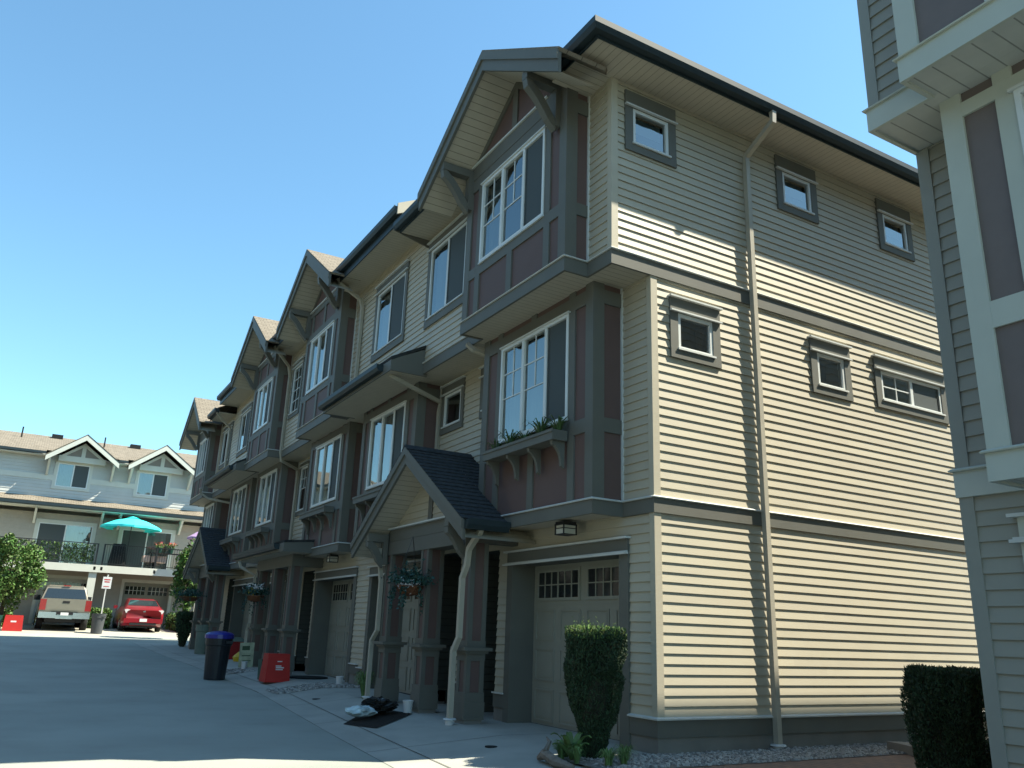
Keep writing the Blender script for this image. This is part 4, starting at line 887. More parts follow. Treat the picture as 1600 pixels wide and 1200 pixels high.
obj('table_leg',MB().wbox(XF+1.0,XF+1.1,-.5,-.4,3.62,4.0),dark_m,t)
t=thing('barbecue','black covered barbecue on the far balcony under the turquoise parasol','barbecue',(XF+1.3,-2.2,3.62)); obj('cover',MB().hexa([(XF+1.0,-2.55,3.7),(XF+1.6,-2.55,3.7),(XF+1.6,-1.8,3.7),(XF+1.0,-1.8,3.7)],[(XF+1.1,-2.45,4.75),(XF+1.5,-2.45,4.75),(XF+1.5,-1.9,4.75),(XF+1.1,-1.9,4.75)]),dark_m,t)
for i,(dy,z) in enumerate(((-7.4,10.4),(-6.0,10.72),(-3.4,10.4),(-2.0,10.72))):
    v=MB().wbox(XF-4.7,XF-4.3,dy,dy+.55,z-.1,z+.14) if i%2 else MB().tube([(XF-3.3,dy,10.1),(XF-3.3,dy,10.85)],.04,8)
    obj('roof_vent',v,dark_m,FHs[min(3,0 if dy<-8.9 else 1 if dy<-3 else 2)])
# ------------------------------------------------------------------ vegetation
def crown(mb,c,rx,ry,rz_,n,size,rnd,lo=-1,clump=9):
    """leaf clumps spread through an ellipsoid, uneven outline"""
    cs=[]
    for i in range(clump*8):
        a=Vector((rnd.gauss(0,1),rnd.gauss(0,1),rnd.gauss(0,1))).normalized()*rnd.uniform(.55,1.0)
        if a.z<lo: continue
        cs.append((a,rnd.uniform(.16,.30)))
    def fn():
        a,r=rnd.choice(cs); g=Vector((rnd.gauss(0,1),rnd.gauss(0,1),rnd.gauss(0,1))); g=g/max(1,g.length)*r; p=a+g
        return (c[0]+p.x*rx,c[1]+p.y*ry,c[2]+p.z*rz_)
    leaves(mb,fn,n,size,rnd)
def tree(name,label,x,y,zb,zt,r,n,size,m,seed,stem=.35,group=None,cat='tree'):
    rnd=random.Random(seed); t=thing(name,label,cat,(x,y,zb),group); h=zt-zb; st=h*stem
    tr=MB().tube([(x,y,zb-.1),(x+.03,y,zb+st),(x-.02,y+.04,zb+h*.8)],[.07*h/3,.055*h/3,.02],9)
    for i in range(7):
        a=i*2.4; k=st+(h-st)*(.1+.08*i); tr.tube([(x,y,zb+k*.8),(x+math.cos(a)*r*.6,y+math.sin(a)*r*.6,zb+k+h*.12)],[.025*h/3,.008],6)
    obj('trunk',tr,bark,t); mb=MB(); crown(mb,(x,y,(zb+st*.75+zt)/2),r,r,(zt-zb-st*.75)/2,n,size,rnd); obj('crown',mb,m,t); return t
tree('round_tree','round clipped light green tree at the far left beside the pickup',-34.2,-6.55,.6,4.45,1.32,9000,.075,leaf_tree,5,stem=.28,group='small street trees')
tree('street_tree','slender leafy tree between the red sedan and the end of the near row',-30.2,.0,.55,4.3,.62,3000,.075,leaf_tree,8,stem=.35,group='small street trees')
def box_hedge(name,label,x0,x1,y0,y1,z0,z1,n,size,m,seed,group=None):
    rnd=random.Random(seed); mb=MB()
    def fn():
        f=rnd.random(); p=[rnd.uniform(x0,x1),rnd.uniform(y0,y1),rnd.uniform(z0,z1)]
        k=rnd.choice((0,1,2,2)); 
        if k==0: p[0]=rnd.choice((x0,x1))+rnd.gauss(0,.03)
        elif k==1: p[1]=rnd.choice((y0,y1))+rnd.gauss(0,.03)
        else: p[2]=z1+rnd.gauss(0,.04)
        return p
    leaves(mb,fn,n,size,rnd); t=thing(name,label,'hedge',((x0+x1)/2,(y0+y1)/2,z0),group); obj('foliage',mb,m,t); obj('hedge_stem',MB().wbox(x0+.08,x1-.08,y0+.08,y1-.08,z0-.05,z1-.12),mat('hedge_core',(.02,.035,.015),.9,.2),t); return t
box_hedge('box_hedge','low clipped hedge between the pickup and the red sedan',-38.6,-36.2,-3.25,-2.2,.75,1.55,3500,.06,leaf_tree,2,'low hedges by the far driveways')
box_hedge('box_hedge','low clipped hedge to the right of the red sedan',-38.6,-34.5,.55,2.4,.75,1.5,3500,.06,leaf_tree,3,'low hedges by the far driveways')
box_hedge('box_hedge','low clipped hedge beside the red box at the far left',-38.2,-35.0,-7.6,-6.2,.70,1.35,2500,.06,leaf_tree,4,'low hedges by the far driveways')
def yew(label,x,y,z0,prof,n,seed,tips=True,size=.022,group='dark clipped yew shrubs'):
    """prof: (height, radius) list, wider at the top; shaggy vertical sprays"""
    rnd=random.Random(seed); t=thing('yew_shrub',label,'shrub',(x,y,z0),group)
    H=prof[-1][0]
    def R(h):
        for (a,ra),(b,rb) in zip(prof,prof[1:]):
            if a<=h<=b: return lerp(ra,rb,(h-a)/(b-a))
        return prof[-1][1]
    bump=[(rnd.uniform(0,6.28),rnd.uniform(0,H),rnd.uniform(.06,.17),rnd.uniform(-.22,.16)) for _ in range(110)]
    def pt(top=False):
        h=H*rnd.random()**.75 if not top else H+rnd.uniform(-.05,.06)
        th=rnd.uniform(0,6.283); r=R(min(h,H)); 
        if top: rr=r*math.sqrt(rnd.random())
        else: rr=r*(1-abs(rnd.gauss(0,.10)))
        k=0
        for (a,b,s_,amp) in bump:
            d=abs((th-a+math.pi)%(2*math.pi)-math.pi)*r; q=(d/s_)**2+((h-b)/(s_*1.8))**2
            if q<1: k+=amp*(1-q)
        rr*=1+max(-.26,min(.10,k))
        return (x+rr*math.cos(th),y+rr*math.sin(th),z0+h+(k*.06 if top else 0))
    mb=MB()
    for i in range(n):
        p=Vector(pt(i%5==0)); d=Vector((rnd.gauss(0,.5),rnd.gauss(0,.5),rnd.uniform(.3,1.2))).normalized(); q=d.orthogonal().normalized(); q.rotate(Matrix.Rotation(rnd.uniform(0,6.28),3,d)); L_=size*rnd.uniform(1.0,2.2)
        mb.quad(p-q*size*.35,p+q*size*.35,p+q*size*.2+d*L_,p-q*size*.2+d*L_)
    obj('foliage',mb,leaf_yew,t)
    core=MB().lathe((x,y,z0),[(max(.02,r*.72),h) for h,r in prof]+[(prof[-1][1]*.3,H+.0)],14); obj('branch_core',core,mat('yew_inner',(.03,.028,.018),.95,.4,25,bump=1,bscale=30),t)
    if tips:
        mb=MB()
        for i in range(int(n*.10)):
            p=Vector(pt(True)); d=Vector((rnd.gauss(0,.3),rnd.gauss(0,.3),1)).normalized(); q=d.orthogonal().normalized(); q.rotate(Matrix.Rotation(rnd.uniform(0,6.28),3,d)); L_=size*rnd.uniform(1.2,3.2)
            mb.quad(p-q*size*.3,p+q*size*.3,p+q*size*.2+d*L_,p-q*size*.2+d*L_)
        for i in range(26):
            p=Vector(pt(True)); L_=rnd.uniform(.06,.13); d=Vector((rnd.gauss(0,.2),rnd.gauss(0,.2),1)).normalized()
            for k in range(9):
                c=p+d*L_*k/8; a=rnd.uniform(0,6.28); q=Vector((math.cos(a),math.sin(a),.5)); mb.quad(c,c+q*.02+Vector((0,0,.004)),c+q*.022,c+q*.004-Vector((0,0,.004)))
        obj('new_growth',mb,leaf_tip,t)
    obj('stem',MB().tube([(x,y,z0-.05),(x+.02,y,z0+.35)],[.05,.04],8),bark,t)
    return t
yew('tall flared yew shrub in front of the near garage door',-.04,-.80,-.03,[(0,.12),(.3,.185),(.6,.25),(.9,.30),(1.12,.335),(1.22,.33)],34000,11,size=.014)
yew('dark round yew shrub by the brick path at the right',2.57,1.15,-.0,[(0,.20),(.15,.31),(.5,.345),(.8,.36),(.95,.33)],30000,12,tips=False,size=.015)
yew('small dark yew shrub at the far end of the near row',-25.0,-.75,gz(-25),[(0,.10),(.3,.18),(.7,.30),(1.1,.32)],2500,13,tips=False,size=.045)
# low plants at the shrub's foot
rnd=random.Random(21)
mb=MB()
def bigleaf(mb,c,a,L,w,lift,rnd):
    d=Vector((math.cos(a),math.sin(a),0)); q=Vector((-d.y,d.x,0)); c=Vector(c); pr=None; n=6
    for k in range(n+1):
        f=k/n; p=c+d*L*f*.8+Vector((0,0,lift*math.sin(f*1.9))); ww=w*math.sin(math.pi*min(.98,.08+f*.92))
        cur=(p-q*ww,p+Vector((0,0,-.012)),p+q*ww)
        if pr: mb.quad(pr[0],pr[1],cur[1],cur[0]).quad(pr[1],pr[2],cur[2],cur[1])
        pr=cur
for i in range(11): bigleaf(mb,(.02,-1.12,.01),i*2.4,.22+.04*(i%3),.038,.16 if i<6 else .24,rnd)
tag(obj('broadleaf_plant',mb,leaf_herb),'broad-leaved green plant at the left foot of the tall yew','plant')
mb=MB(); 
for i in range(15): blades(mb,(.12+rnd.uniform(-.35,.45),-.95+rnd.uniform(-.25,.3),.0),70,.15,.13,.0035,rnd)
tag(obj('ground_cover',mb,leaf_herb),'feathery low weeds around the foot of the tall yew',kind='stuff')
mb=MB(); blades(mb,(-6.75,-.75,gz(-6.7)),260,.42,.22,.006,rnd)
tag(obj('feathery_grass',mb,leaf_herb),'feathery light green tuft beside the left porch downspout','plant')
# driftwood root by the near planting
tag(obj('driftwood',MB().tube([(-.22,-1.34,.0),(-.06,-1.38,.06),(.14,-1.40,.02),(.42,-1.38,.0)],[.03,.05,.05,.03],8).tube([(-.02,-1.40,.08),(-.10,-1.30,.16),(-.2,-1.27,.19)],[.03,.02,.008],6),mat('weathered_wood',(.20,.17,.14),.85,.3,20,bump=.6)),'weathered driftwood log lying at the edge of the near planting','driftwood')
# ------------------------------------------------------------------ gravel, mulch, kerb block
def stones(name,n,fn,smin,smax,label,seed):
    rnd=random.Random(seed); mb=MB()
    for i in range(n):
        x,y=fn(rnd); s_=rnd.uniform(smin,smax); z=surf(x,y)+.008; i0=len(mb.v)
        for k in range(5): a=k*1.2566+rnd.uniform(-.4,.4); mb.v.append(Vector((x+s_*math.cos(a),y+s_*math.sin(a)*rnd.uniform(.7,1.1),z)))
        for k in range(5): a=k*1.2566+rnd.uniform(-.5,.5); q=s_*rnd.uniform(.35,.7); mb.v.append(Vector((x+q*math.cos(a),y+q*math.sin(a),z+s_*rnd.uniform(.5,.9))))
        mb.f+=[(i0+k,i0+(k+1)%5,i0+5+(k+1)%5,i0+5+k) for k in range(5)]+[tuple(i0+5+k for k in range(5))]
    return tag(obj(name,mb,stone_m),label,kind='stuff')
stones('gravel',5200,lambda r:(r.uniform(.03,.75),r.uniform(-.15,7) if r.random()<.8 else r.uniform(-.2,3)),.012,.03,'grey gravel bed along the foot of the long side wall',1)
stones('gravel',700,lambda r:(r.uniform(-.05,.7),r.uniform(-1.15,-.1)),.012,.03,'grey gravel in the planting under the tall yew',4)
def pocket(x0,x1,y0,y1,n=10):
    mb=MB()
    for j in range(n):
        a,b=lerp(y0,y1,j/n),lerp(y0,y1,(j+1)/n); mb.quad(*[(p[0],p[1],surf(*p)+.009) for p in ((x0,a),(x1,a),(x1,b),(x0,b))])
    tag(obj('gravel_pocket',mb,gravel_m),kind='structure')
pocket(-9.6,-8.8,-1.55,-.03)
stones('gravel',1100,lambda r:(r.uniform(-9.6,-8.8),r.uniform(-1.65,-.05)),.02,.05,'river stones between the second and third driveways',2)
pocket(-14.5,-13.7,-1.5,-.95)
stones('gravel',260,lambda r:(r.uniform(-14.6,-13.6),r.uniform(-1.6,-.9)),.02,.05,'river stones at the foot of the flat-roofed porch',3)
K=F((0,0,0),(1,0,0),(0,1,0),(0,0,1))
tag(obj('kerb_block',MB().prism(K,[(.42,3.15),(.60,3.38),(3.3,2.35),(3.2,2.12)],0,.10),founda),'low concrete kerb block at the edge of the brick path','kerb block')
q=[(-4.28,-1.95),(-3.55,-1.75),(-4.45,-.85),(-5.55,-1.05)]
md=MB(); N_=8
gp_=[[(lerp(lerp(q[0][0],q[1][0],i/N_),lerp(q[3][0],q[2][0],i/N_),j/N_),lerp(lerp(q[0][1],q[1][1],i/N_),lerp(q[3][1],q[2][1],i/N_),j/N_)) for i in range(N_+1)] for j in range(N_+1)]
for j in range(N_):
    for i in range(N_): md.quad(*[(p[0],p[1],surf(*p)+.012) for p in (gp_[j][i],gp_[j][i+1],gp_[j+1][i+1],gp_[j+1][i])])
tag(obj('mulch_bed',md,mulch_m),kind='structure')
# soil bag, torn sack, white pot
rnd=random.Random(5)
def lump(name,m,c,rx,ry,rz_,label,cat,seed,amp=.18,n=26,rings=12):
    r=random.Random(seed); mb=MB(); i0=0; ph=[r.uniform(0,6.28) for _ in range(6)]
    for k in range(rings+1):
        f=k/rings*math.pi
        for j in range(n):
            a=2*math.pi*j/n; q=1+amp*(math.sin(3*a+ph[0]+k*.7)+.8*math.sin(7*a+ph[1]-k*1.3)+.6*math.sin(4*a+k*2.1+ph[2]))*.5+r.uniform(-.09,.09)
            mb.v.append(Vector((c[0]+rx*math.sin(f)*math.cos(a)*q,c[1]+ry*math.sin(f)*math.sin(a)*q,c[2]+rz_*(1-math.cos(f))*.5*(q*.5+.5))))
    for k in range(rings):
        for j in range(n): mb.f.append((k*n+j,k*n+(j+1)%n,(k+1)*n+(j+1)%n,(k+1)*n+j))
    return tag(obj(name,mb,m),label,cat)
bagm=mat('printed_plastic_bag',(.45,.55,.58),.35,.5,7); lump('soil_bag',bagm,(-4.5,-1.62,-.03),.13,.22,.15,'crumpled pale blue printed soil bag on the mulch bed','bag',1)
lump('torn_sack',black_metal if False else mat('black_sack',(.018,.018,.017),.35,.3,9),(-4.75,-1.28,-.01),.20,.26,.20,'black torn sack of soil beside the pale soil bag','sack',2,.35)
def bucket(name,label,x,y,z,r,h,m,cat='pot',group=None): return tag(obj(name,MB().lathe((x,y,z),[(r*.8,0),(r,h*.9),(r*1.08,h*.9),(r*1.08,h),(r*.95,h),(r*.9,h*.8)],18),m,smooth=False),label,cat,group)
bucket('white_pot','small white plastic pot at the foot of the middle porch column',-4.62,-.86,.01,.075,.17,white_pl,group='small white pots')
bucket('white_pot','small white plastic pot at the corner of the third garage',-9.25,-.32,.08,.075,.17,white_pl,group='small white pots')
bucket('white_pot','small white plastic pot under the pale paper sign',-14.15,-1.05,.13,.07,.17,white_pl,group='small white pots')
tag(obj('door_mat',MB().lathe((-11.3,-.35,gz(-11.3)+.006),[(.45,0),(.45,.02),(.43,.025)],28),dark_m),'round dark mat in front of the third garage door','mat')
for x,y,l in ((-1.28,-1.30,'small round drain cover on the near driveway'),(-7.4,-1.35,'small round drain cover on the second driveway')): tag(obj('drain_cover',MB().lathe((x,y,surf(x,y)+.0),[(.07,0),(.07,.012)],18),dark_m),l,'drain cover')
# hanging baskets
def basket(label,x,y,z,m,flow,seed,r=.2,hang=.62):
    rnd=random.Random(seed); t=thing('hanging_basket',label,'hanging basket',(x,y,z),'hanging baskets on the porch fronts')
    obj('basket_bowl',MB().lathe((x,y,z-.14),[(.03,0),(r*.65,.03),(r*.95,.12),(r*.98,.15)],16),mat('coir_liner',(.16,.065,.03),.9,.3,30,bump=.8),t)
    w_=MB()
    for k in range(3): a=k*2.09; w_.tube([(x+r*math.cos(a),y+r*math.sin(a),z),(x,y,z+hang)],.004,4)
    obj('basket_wire',w_,black_metal,t)
    mb=MB(); leaves(mb,lambda:(x+rnd.gauss(0,r*.6),y+rnd.gauss(0,r*.6),z+.10+abs(rnd.gauss(0,.10))-.06),1100,.03,rnd)
    for k in range(9):
        a=rnd.uniform(0,6.28); L_=rnd.uniform(.15,.45); leaves(mb,lambda:(lambda q:(x+r*1.05*math.cos(a)*(1+.3*q)+rnd.gauss(0,.015),y+r*1.05*math.sin(a)*(1+.3*q)+rnd.gauss(0,.015),z-L_*q))(rnd.random()),45,.022,rnd)
    obj('basket_foliage',mb,m,t)
    if flow:
        for fm,off in flow:
            mb=MB(); leaves(mb,lambda:(x+off[0]+rnd.gauss(0,.05),y+off[1]+rnd.gauss(0,.06),z+off[2]+rnd.gauss(0,.04)),90,.028,rnd); obj('blossom',mb,fm,t)
whitef=mat('white_petals',(.7,.7,.72),.6,.05,island=.1); yellf=mat('yellow_petals',(.7,.55,.05),.6,.05,island=.2)
basket('hanging basket of blue-green trailing leaves on the near peaked porch',-4.53,-1.0,1.80,leaf_blue,[(whitef,(.12,-.08,.03))],31,r=.22,hang=.75)
basket('hanging basket of white and yellow flowers on the flat-roofed porch',-13.9,-1.05,1.84,leaf_blue,[(whitef,(-.12,-.1,.2)),(whitef,(.18,.0,.2)),(yellf,(.05,-.1,.12))],32,r=.22)
basket('dark leafy hanging basket on the farthest peaked porch',-21.9,-1.25,1.95,leaf_blue,None,33,r=.32)
# ------------------------------------------------------------------ bins and boxes
def tapered(x,y,z,rx,ry,rx2,ry2,h):
    return MB().hexa([(x-rx,y-ry,z),(x+rx,y-ry,z),(x+rx,y+ry,z),(x-rx,y+ry,z)],[(x-rx2,y-ry2,z+h),(x+rx2,y-ry2,z+h),(x+rx2,y+ry2,z+h),(x-rx2,y+ry2,z+h)])
def round_bin(name,label,x,y,z,r,h,m,group=None,bag=None,lid=None):
    t=thing(name,label,'rubbish bin',(x,y,z),group)
    obj('bin_body',MB().lathe((x,y,z),[(r*.80,0),(r*.82,.02),(r*.95,h*.74),(r*.97,h*.75),(r*1.04,h*.76),(r*1.06,h*.92),(r*1.10,h*.93),(r*1.10,h*.97),(r*1.02,h*.97),(r*.98,h*.9)],24),m,t,False)
    for a in (0.6,3.74): obj('bin_handle',MB().wbox(x+math.cos(a)*r*1.12-.03,x+math.cos(a)*r*1.12+.03,y+math.sin(a)*r*1.12-.07,y+math.sin(a)*r*1.12+.07,z+h*.8,z+h*.86),m,t)
    if bag: 
        b=MB().lathe((x,y,z+h*.93),[(r*1.14,-.02),(r*1.13,.06),(r*.95,.10),(r*.5,.13),(.02,.14)],18); obj('bag_lining',b,bag,t)
    if lid: obj('bin_lid',MB().lathe((x,y,z+h*.97),[(r*1.14,0),(r*1.12,.05),(r*.6,.10),(.03,.11)],20),lid,t)
    return t
round_bin('rubbish_bin','black round rubbish bin lined with a blue bag standing on the asphalt edge',-12.5,-2.05,surf(-12.5,-2.05)+.003,.275,.95,bin_black,bag=blue_bag)
round_bin('rubbish_bin','grey-green round bin beside the farthest porch column',-21.0,-.80,.23,.26,.90,grey_pl)
t=thing('recycling_box','large bright red recycling box in front of the flat-roofed porch','recycling box',(-10.95,-1.15,.04)); 
obj('box_shell',tapered(-10.95,-1.15,.040,.24,.26,.20,.22,.56),bin_red,t)
def facebar(x,z,w_,h_): # white printed marks on the +x face
    return None
mk=MB()
for (yy,zz,ww,hh) in ((.02,.40,.10,.018),(.00,.31,.12,.02),(.03,.275,.17,.022),(.02,.24,.15,.018)):
    xo=-10.95+.24-.04*zz/.56+.003; mk.quad((xo,-1.15+yy-ww/2,.04+zz),(xo,-1.15+yy+ww/2,.04+zz),(xo-.0018,-1.15+yy+ww/2,.04+zz+hh),(xo-.0018,-1.15+yy-ww/2,.04+zz+hh))
obj('printed_marks',mk,white_pl,t)
tag(obj('green_tub',tapered(-11.45,-1.22,.045,.14,.12,.16,.14,.42),green_pl),'dark green tub tucked behind the large red recycling box','tub')
t=thing('recycling_box','dark red lidded box by the fifth garage door','recycling box',(-18.6,-.42,.18)); obj('box_shell',tapered(-18.6,-.42,.175,.24,.28,.24,.30,.50),mat('dark_red_plastic',(.30,.02,.02),.45,.1),t); obj('box_lid',tapered(-18.6,-.42,.675,.28,.34,.18,.22,.12),grey_pl,t)
tag(obj('yellow_toy',MB().lathe((-17.3,-.45,.17),[(.16,0),(.2,.12),(.12,.2),(.05,.26)],14),yellow_pl),'small yellow tub beside the dark red lidded box','toy tub')
# pale paper sign standing by the flat-roofed porch
t=thing('garden_sign','pale green printed card sign leaning at the foot of the porch downspout','sign',(-14.3,-.98,.14))
fs=F((-14.3,-.98,.14),(.35,.94,.05),(-.12,.0,.99),(.93,-.35,.1)); obj('sign_board',MB().box(fs,-.17,.17,.02,.60,0,.02),mat('sign_card',(.34,.36,.24),.6,.35,9),t)
obj('printed_marks',MB().box(fs,-.11,.07,.42,.52,.021,.023).box(fs,-.11,.10,.28,.30,.021,.023).box(fs,-.08,.11,.16,.18,.021,.023),leaf_yew,t)
# ------------------------------------------------------------------ far kerbside things
t=round_bin('rubbish_bin','dark grey round bin at the kerb in front of the parking sign',-32.9,-2.95,.56,.27,.85,mat('grey_plastic',(.07,.075,.08),.5,.1))
t=thing('recycling_box','bright red recycling box at the far left of the street','recycling box',(-33.2,-6.05,.55)); obj('box_shell',tapered(-33.2,-6.05,.58,.3,.36,.26,.32,.62),bin_red,t); obj('printed_marks',MB().wbox(-32.93,-32.92,-6.15,-5.95,.92,.98),white_pl,t)
t=thing('recycling_box','green recycling box beside the red one at the far left','recycling box',(-33.4,-6.75,.55)); obj('box_shell',tapered(-33.4,-6.8,.58,.3,.3,.3,.34,.6),green_pl,t)
xs_,ys_=-36.0,-2.62
t=thing('parking_sign','white parking sign with red marks on a slim post above the far hedge','sign',(xs_,ys_,.75))
obj('sign_post',MB().wbox(xs_-.025,xs_+.025,ys_-.025,ys_+.025,.7,3.15),flash,t); P=obj('sign_plate',MB().wbox(xs_+.026,xs_+.036,ys_-.19,ys_+.19,2.52,3.05),white_pl,t)
redp=mat('red_print',(.45,.03,.03),.5,.02); obj('printed_marks',MB().wbox(xs_+.0365,xs_+.040,ys_-.13,ys_+.13,2.90,2.95).wbox(xs_+.0365,xs_+.040,ys_-.11,ys_+.11,2.80,2.85).wbox(xs_+.0365,xs_+.040,ys_-.12,ys_+.12,2.60,2.63),redp,t)
# ------------------------------------------------------------------ vehicles
def ring(x,prof): return [Vector((x,y,z)) for y,z in prof]
def loft(mb,secs,cap=True):
    """secs: lists of points (same count) open loops from left sill over the roof to the right sill"""
    n=len(secs[0]); i0=len(mb.v)
    for s_ in secs: mb.v+=s_
    for k in range(len(secs)-1):
        for j in range(n): mb.f.append((i0+k*n+j,i0+k*n+(j+1)%n,i0+(k+1)*n+(j+1)%n,i0+(k+1)*n+j))
    if cap: mb.f.append(tuple(i0+j for j in range(n))); mb.f.append(tuple(i0+(len(secs)-1)*n+n-1-j for j in range(n)))
def carprof(zb,zbelt,ztop,wb,wt):
    return [(-wb*.94,zb),(-wb,zb+.18),(-wb*1.0,(zb+zbelt)/2+.05),(-wb*.97,zbelt-.04),(-wt,ztop-.05),(-wt*.86,ztop),(wt*.86,ztop),(wt,ztop-.05),(wb*.97,zbelt-.04),(wb*1.0,(zb+zbelt)/2+.05),(wb,zb+.18),(wb*.94,zb)]
def wheel(parent,x,y,z,r,wd,sx=1):
    w_=MB(); n=24; prof=[(r*.62,-wd/2),(r*.9,-wd/2),(r,-wd/2+.03),(r,wd/2-.03),(r*.9,wd/2),(r*.62,wd/2)]
    i0=0
    for rr,o in prof:
        for j in range(n): a=2*math.pi*j/n; w_.v.append(Vector((x+rr*math.cos(a),y+o,z+rr*math.sin(a))))
    for k in range(len(prof)-1):
        for j in range(n): w_.f.append((k*n+j,k*n+(j+1)%n,(k+1)*n+(j+1)%n,(k+1)*n+j))
    W=obj('wheel',w_,mat_tyre,parent,True)
    r2=MB().tube([(x,y-wd/2+.03,z),(x,y+wd/2-.03,z)],r*.62,18); 
    for k in range(5):
        a=k*1.2566; r2.tube([(x,y-sx*(wd/2-.01),z),(x+math.cos(a)*r*.58,y-sx*(wd/2-.01),z+math.sin(a)*r*.58)],.03,5)
    obj('rim',r2,chrome,W)
mat_tyre=mat('tyre_rubber',(.018,.018,.018),.85,.1); chrome=mat('bright_metal',(.55,.55,.55),.25,.05,metal=.9)
truck_p=mat('silver_taupe_car_paint',(.23,.21,.17),.38,.05,2,metal=.25,coat=.4); red_p=mat('red_car_paint',(.22,.012,.02),.3,.05,2,coat=.5); red_l=mat('red_lamp',(.26,.015,.015),.2,.05,spec=.6); clear_l=mat('clear_lamp',(.62,.60,.60),.15,.05,spec=.6)
car_glass=mat('car_window_glass',(.02,.028,.032),.06,.05,spec=.9); trimb=mat('black_trim',(.02,.02,.022),.5,.1)
def pickup(x0,yc,zg):
    """rear bumper at x0, nose towards -x"""
    t=thing('pickup_truck','silver-taupe pickup truck parked nose in at the far garage','pickup truck',(x0-2.8,yc,zg)); Z=zg
    b=MB(); W=.98
    def box_sec(x,z0,z1,w0,w1): return [Vector((x,yc-w0*.96,z0)),Vector((x,yc-w0,z0+.15)),Vector((x,yc-w0,z0+.42)),Vector((x,yc-w1,z1-.05)),Vector((x,yc-w1+.04,z1)),Vector((x,yc+w1-.04,z1)),Vector((x,yc+w1,z1-.05)),Vector((x,yc+w0,z0+.42)),Vector((x,yc+w0,z0+.15)),Vector((x,yc+w0*.96,z0))]
    loft(b,[box_sec(x0-.12,Z+.62,Z+1.27,W-.02,W-.06),box_sec(x0-.25,Z+.55,Z+1.28,W,W-.05),box_sec(x0-2.0,Z+.5,Z+1.28,W,W-.05),box_sec(x0-4.3,Z+.5,Z+1.26,W,W-.05),box_sec(x0-5.3,Z+.5,Z+1.18,W-.02,W-.12),box_sec(x0-5.6,Z+.55,Z+1.05,W-.1,W-.2)])
    B=obj('truck_body',b,truck_p,t)
    obj('tailgate',MB().box(FX(x0-.12),yc-.74,yc+.74,Z+.78,Z+1.26,-.01,.025).box(FX(x0-.12),yc-.7,yc+.7,Z+.82,Z+1.0,.02,.03),truck_p,t)
    obj('tailgate_handle',MB().box(FX(x0-.095),yc-.13,yc+.13,Z+1.10,Z+1.19,.001,.012),trimb,t)
    c=MB(); 
    def cs(x,z1,w1): return [Vector((x,yc-.93,Z+1.25)),Vector((x,yc-w1,z1-.06)),Vector((x,yc-w1+.1,z1)),Vector((x,yc+w1-.1,z1)),Vector((x,yc+w1,z1-.06)),Vector((x,yc+.93,Z+1.25))]
    def csl(x,xt,z1,w1): return [Vector((x,yc-.93,Z+1.25)),Vector((xt,yc-w1,z1-.06)),Vector((xt,yc-w1+.1,z1)),Vector((xt,yc+w1-.1,z1)),Vector((xt,yc+w1,z1-.06)),Vector((x,yc+.93,Z+1.25))]
    loft(c,[csl(x0-1.75,x0-1.95,Z+1.84,.78),cs(x0-2.4,Z+1.90,.79),cs(x0-3.4,Z+1.90,.79),csl(x0-4.35,x0-3.75,Z+1.86,.76)]); obj('cab',c,truck_p,t)
    n=Vector((1,0,-.2)); g=MB(); 
    def rw(s_,z): f=(z-1.25)/(.55); return (x0-1.75-.2*f+.012,yc+s_*lerp(.86,.71,f),Z+z)
    g.quad(rw(-1,1.32),rw(1,1.32),rw(1,1.74),rw(-1,1.74)); obj('rear_window',g,car_glass,t)
    for s_ in (-1,1):
        g=MB()
        for a,b_ in ((x0-2.05,x0-2.85),(x0-2.95,x0-3.85)): g.quad((a,yc+s_*.935,Z+1.31),(b_,yc+s_*.935,Z+1.31),(b_+.1,yc+s_*.825,Z+1.76),(a-.05,yc+s_*.825,Z+1.76))
        obj('side_window',g,car_glass,t)
        obj('tail_light',MB().box(FX(x0-.12),yc+s_*.86-.115,yc+s_*.86+.115,Z+.80,Z+1.24,-.15,.028),red_l,t)
        obj('wing_mirror',MB().wbox(x0-3.9,x0-3.75,yc+s_*.93-(.25 if s_<0 else 0),yc+s_*.93+(.25 if s_>0 else 0),Z+1.25,Z+1.48),trimb,t)
        for wx in (x0-1.25,x0-4.75): wheel(t,wx,yc+s_*.86,Z+.37,.38,.26,-s_)
    obj('brake_light',MB().box(FX(x0-1.93),yc-.15,yc+.15,Z+1.85,Z+1.90,0,.03),red_l,t)
    Bp=obj('rear_bumper',MB().box(FX(x0-.12),yc-.97,yc-.32,Z+.48,Z+.72,0,.15).box(FX(x0-.12),yc+.32,yc+.97,Z+.48,Z+.72,0,.15).box(FX(x0-.12),yc-.32,yc+.32,Z+.46,Z+.62,0,.13),chrome,t)
    obj('bumper_step',MB().box(FX(x0-.12),yc-.5,yc+.5,Z+.62,Z+.74,0,.149),trimb,Bp)
    obj('number_plate',MB().box(FX(x0+.01),yc-.15,yc+.15,Z+.60,Z+.72,.02,.03),white_pl,Bp)
    obj('underbody',MB().wbox(x0-5.2,x0-.3,yc-.7,yc+.7,Z+.32,Z+.56).tube([(x0-1.25,yc-.8,Z+.37),(x0-1.25,yc+.8,Z+.37)],.08,8).tube([(x0-.9,yc+.45,Z+.36),(x0-.1,yc+.52,Z+.38)],.04,8),trimb,t)
    return t
pickup(-33.3,-4.25,gz(-34.5)-.02)
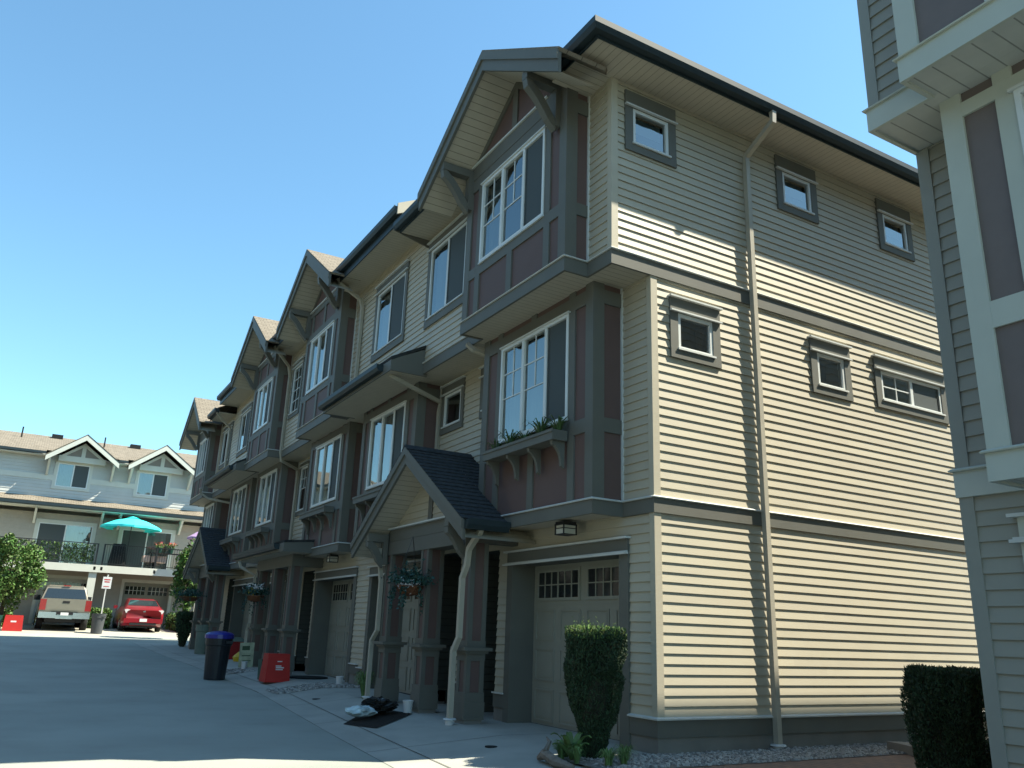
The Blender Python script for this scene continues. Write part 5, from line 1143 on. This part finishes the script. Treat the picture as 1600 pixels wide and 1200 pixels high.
def sedan(x0,yc,zg):
    t=thing('sedan_car','red sedan parked nose in beside the low hedge','car',(x0-2.2,yc,zg)); Z=zg
    S_=[(0,.34,.98,.72,.66,.92),(.10,.28,1.0,.83,.74,1.0),(.55,.2,1.02,.87,.76,1.07),(.62,.2,.99,.875,.74,1.09),(1.15,.2,.98,.88,.62,1.36),(1.7,.2,.97,.88,.60,1.45),(2.4,.2,.96,.88,.60,1.46),(2.9,.2,.95,.88,.62,1.36),(3.5,.2,.96,.87,.72,1.0),(4.2,.22,.85,.84,.70,.86),(4.5,.3,.7,.72,.6,.72)]
    b=MB(); secs=[]
    for d,zb,zbelt,wb,wt,zt in S_: secs.append([Vector((x0-d,yc+y,Z+z)) for y,z in carprof(zb,min(zbelt,zt-.04),zt,wb,wt)])
    loft(b,secs); B=obj('car_body',b,red_p,t,True)
    def on(d,y,z): return Vector((x0-d,yc+y,Z+z))
    g=MB().quad(on(.66,-.66,1.115),on(.66,.66,1.115),on(1.12,.54,1.375),on(1.12,-.54,1.375)); obj('rear_window',g,car_glass,t)
    for s_ in (-1,1):
        obj('side_window',MB().quad(on(1.15,s_*.80,1.02),on(2.9,s_*.80,1.0),on(2.55,s_*.655,1.40),on(1.5,s_*.655,1.40)),car_glass,t)
        L_=MB(); fr_=FX(x0-.02); L_.prism(fr_,[(yc+s_*.40,Z+.80),(yc+s_*.76,Z+.78),(yc+s_*.83,Z+.92),(yc+s_*.72,Z+.95),(yc+s_*.46,Z+.90)] if s_>0 else [(yc+s_*.40,Z+.80),(yc+s_*.46,Z+.90),(yc+s_*.72,Z+.95),(yc+s_*.83,Z+.92),(yc+s_*.76,Z+.78)],-.22,.012); T_=obj('tail_light',L_,clear_l,t)
        obj('wing_mirror',MB().wbox(x0-2.75,x0-2.6,yc+s_*.88-(.17 if s_<0 else 0),yc+s_*.88+(.17 if s_>0 else 0),Z+.98,Z+1.12),red_p,t)
        for wx in (x0-.95,x0-3.6): wheel(t,wx,yc+s_*.78,Z+.30,.31,.2,-s_)
    obj('rear_bumper',MB().box(FX(x0-.06),yc-.80,yc+.80,Z+.36,Z+.56,-.2,.09),red_p,t); obj('bumper_insert',MB().box(FX(x0+.03),yc-.55,yc+.55,Z+.27,Z+.38,-.2,.0),trimb,t)
    obj('number_plate',MB().box(FX(x0+.03),yc-.15,yc+.15,Z+.42,Z+.55,.001,.012),white_pl,t)
    obj('badge',MB().prism(FX(x0-.0),[(yc+.06*math.cos(k*.6283),Z+.86+.04*math.sin(k*.6283)) for k in range(10)],.0,.02),chrome,t)
    obj('underbody',MB().wbox(x0-4.2,x0-.3,yc-.65,yc+.65,Z+.18,Z+.34),trimb,t)
    return t
sedan(-34.0,-1.05,gz(-34.9)-.0)
# the dark car glimpsed between pickup and sedan garages
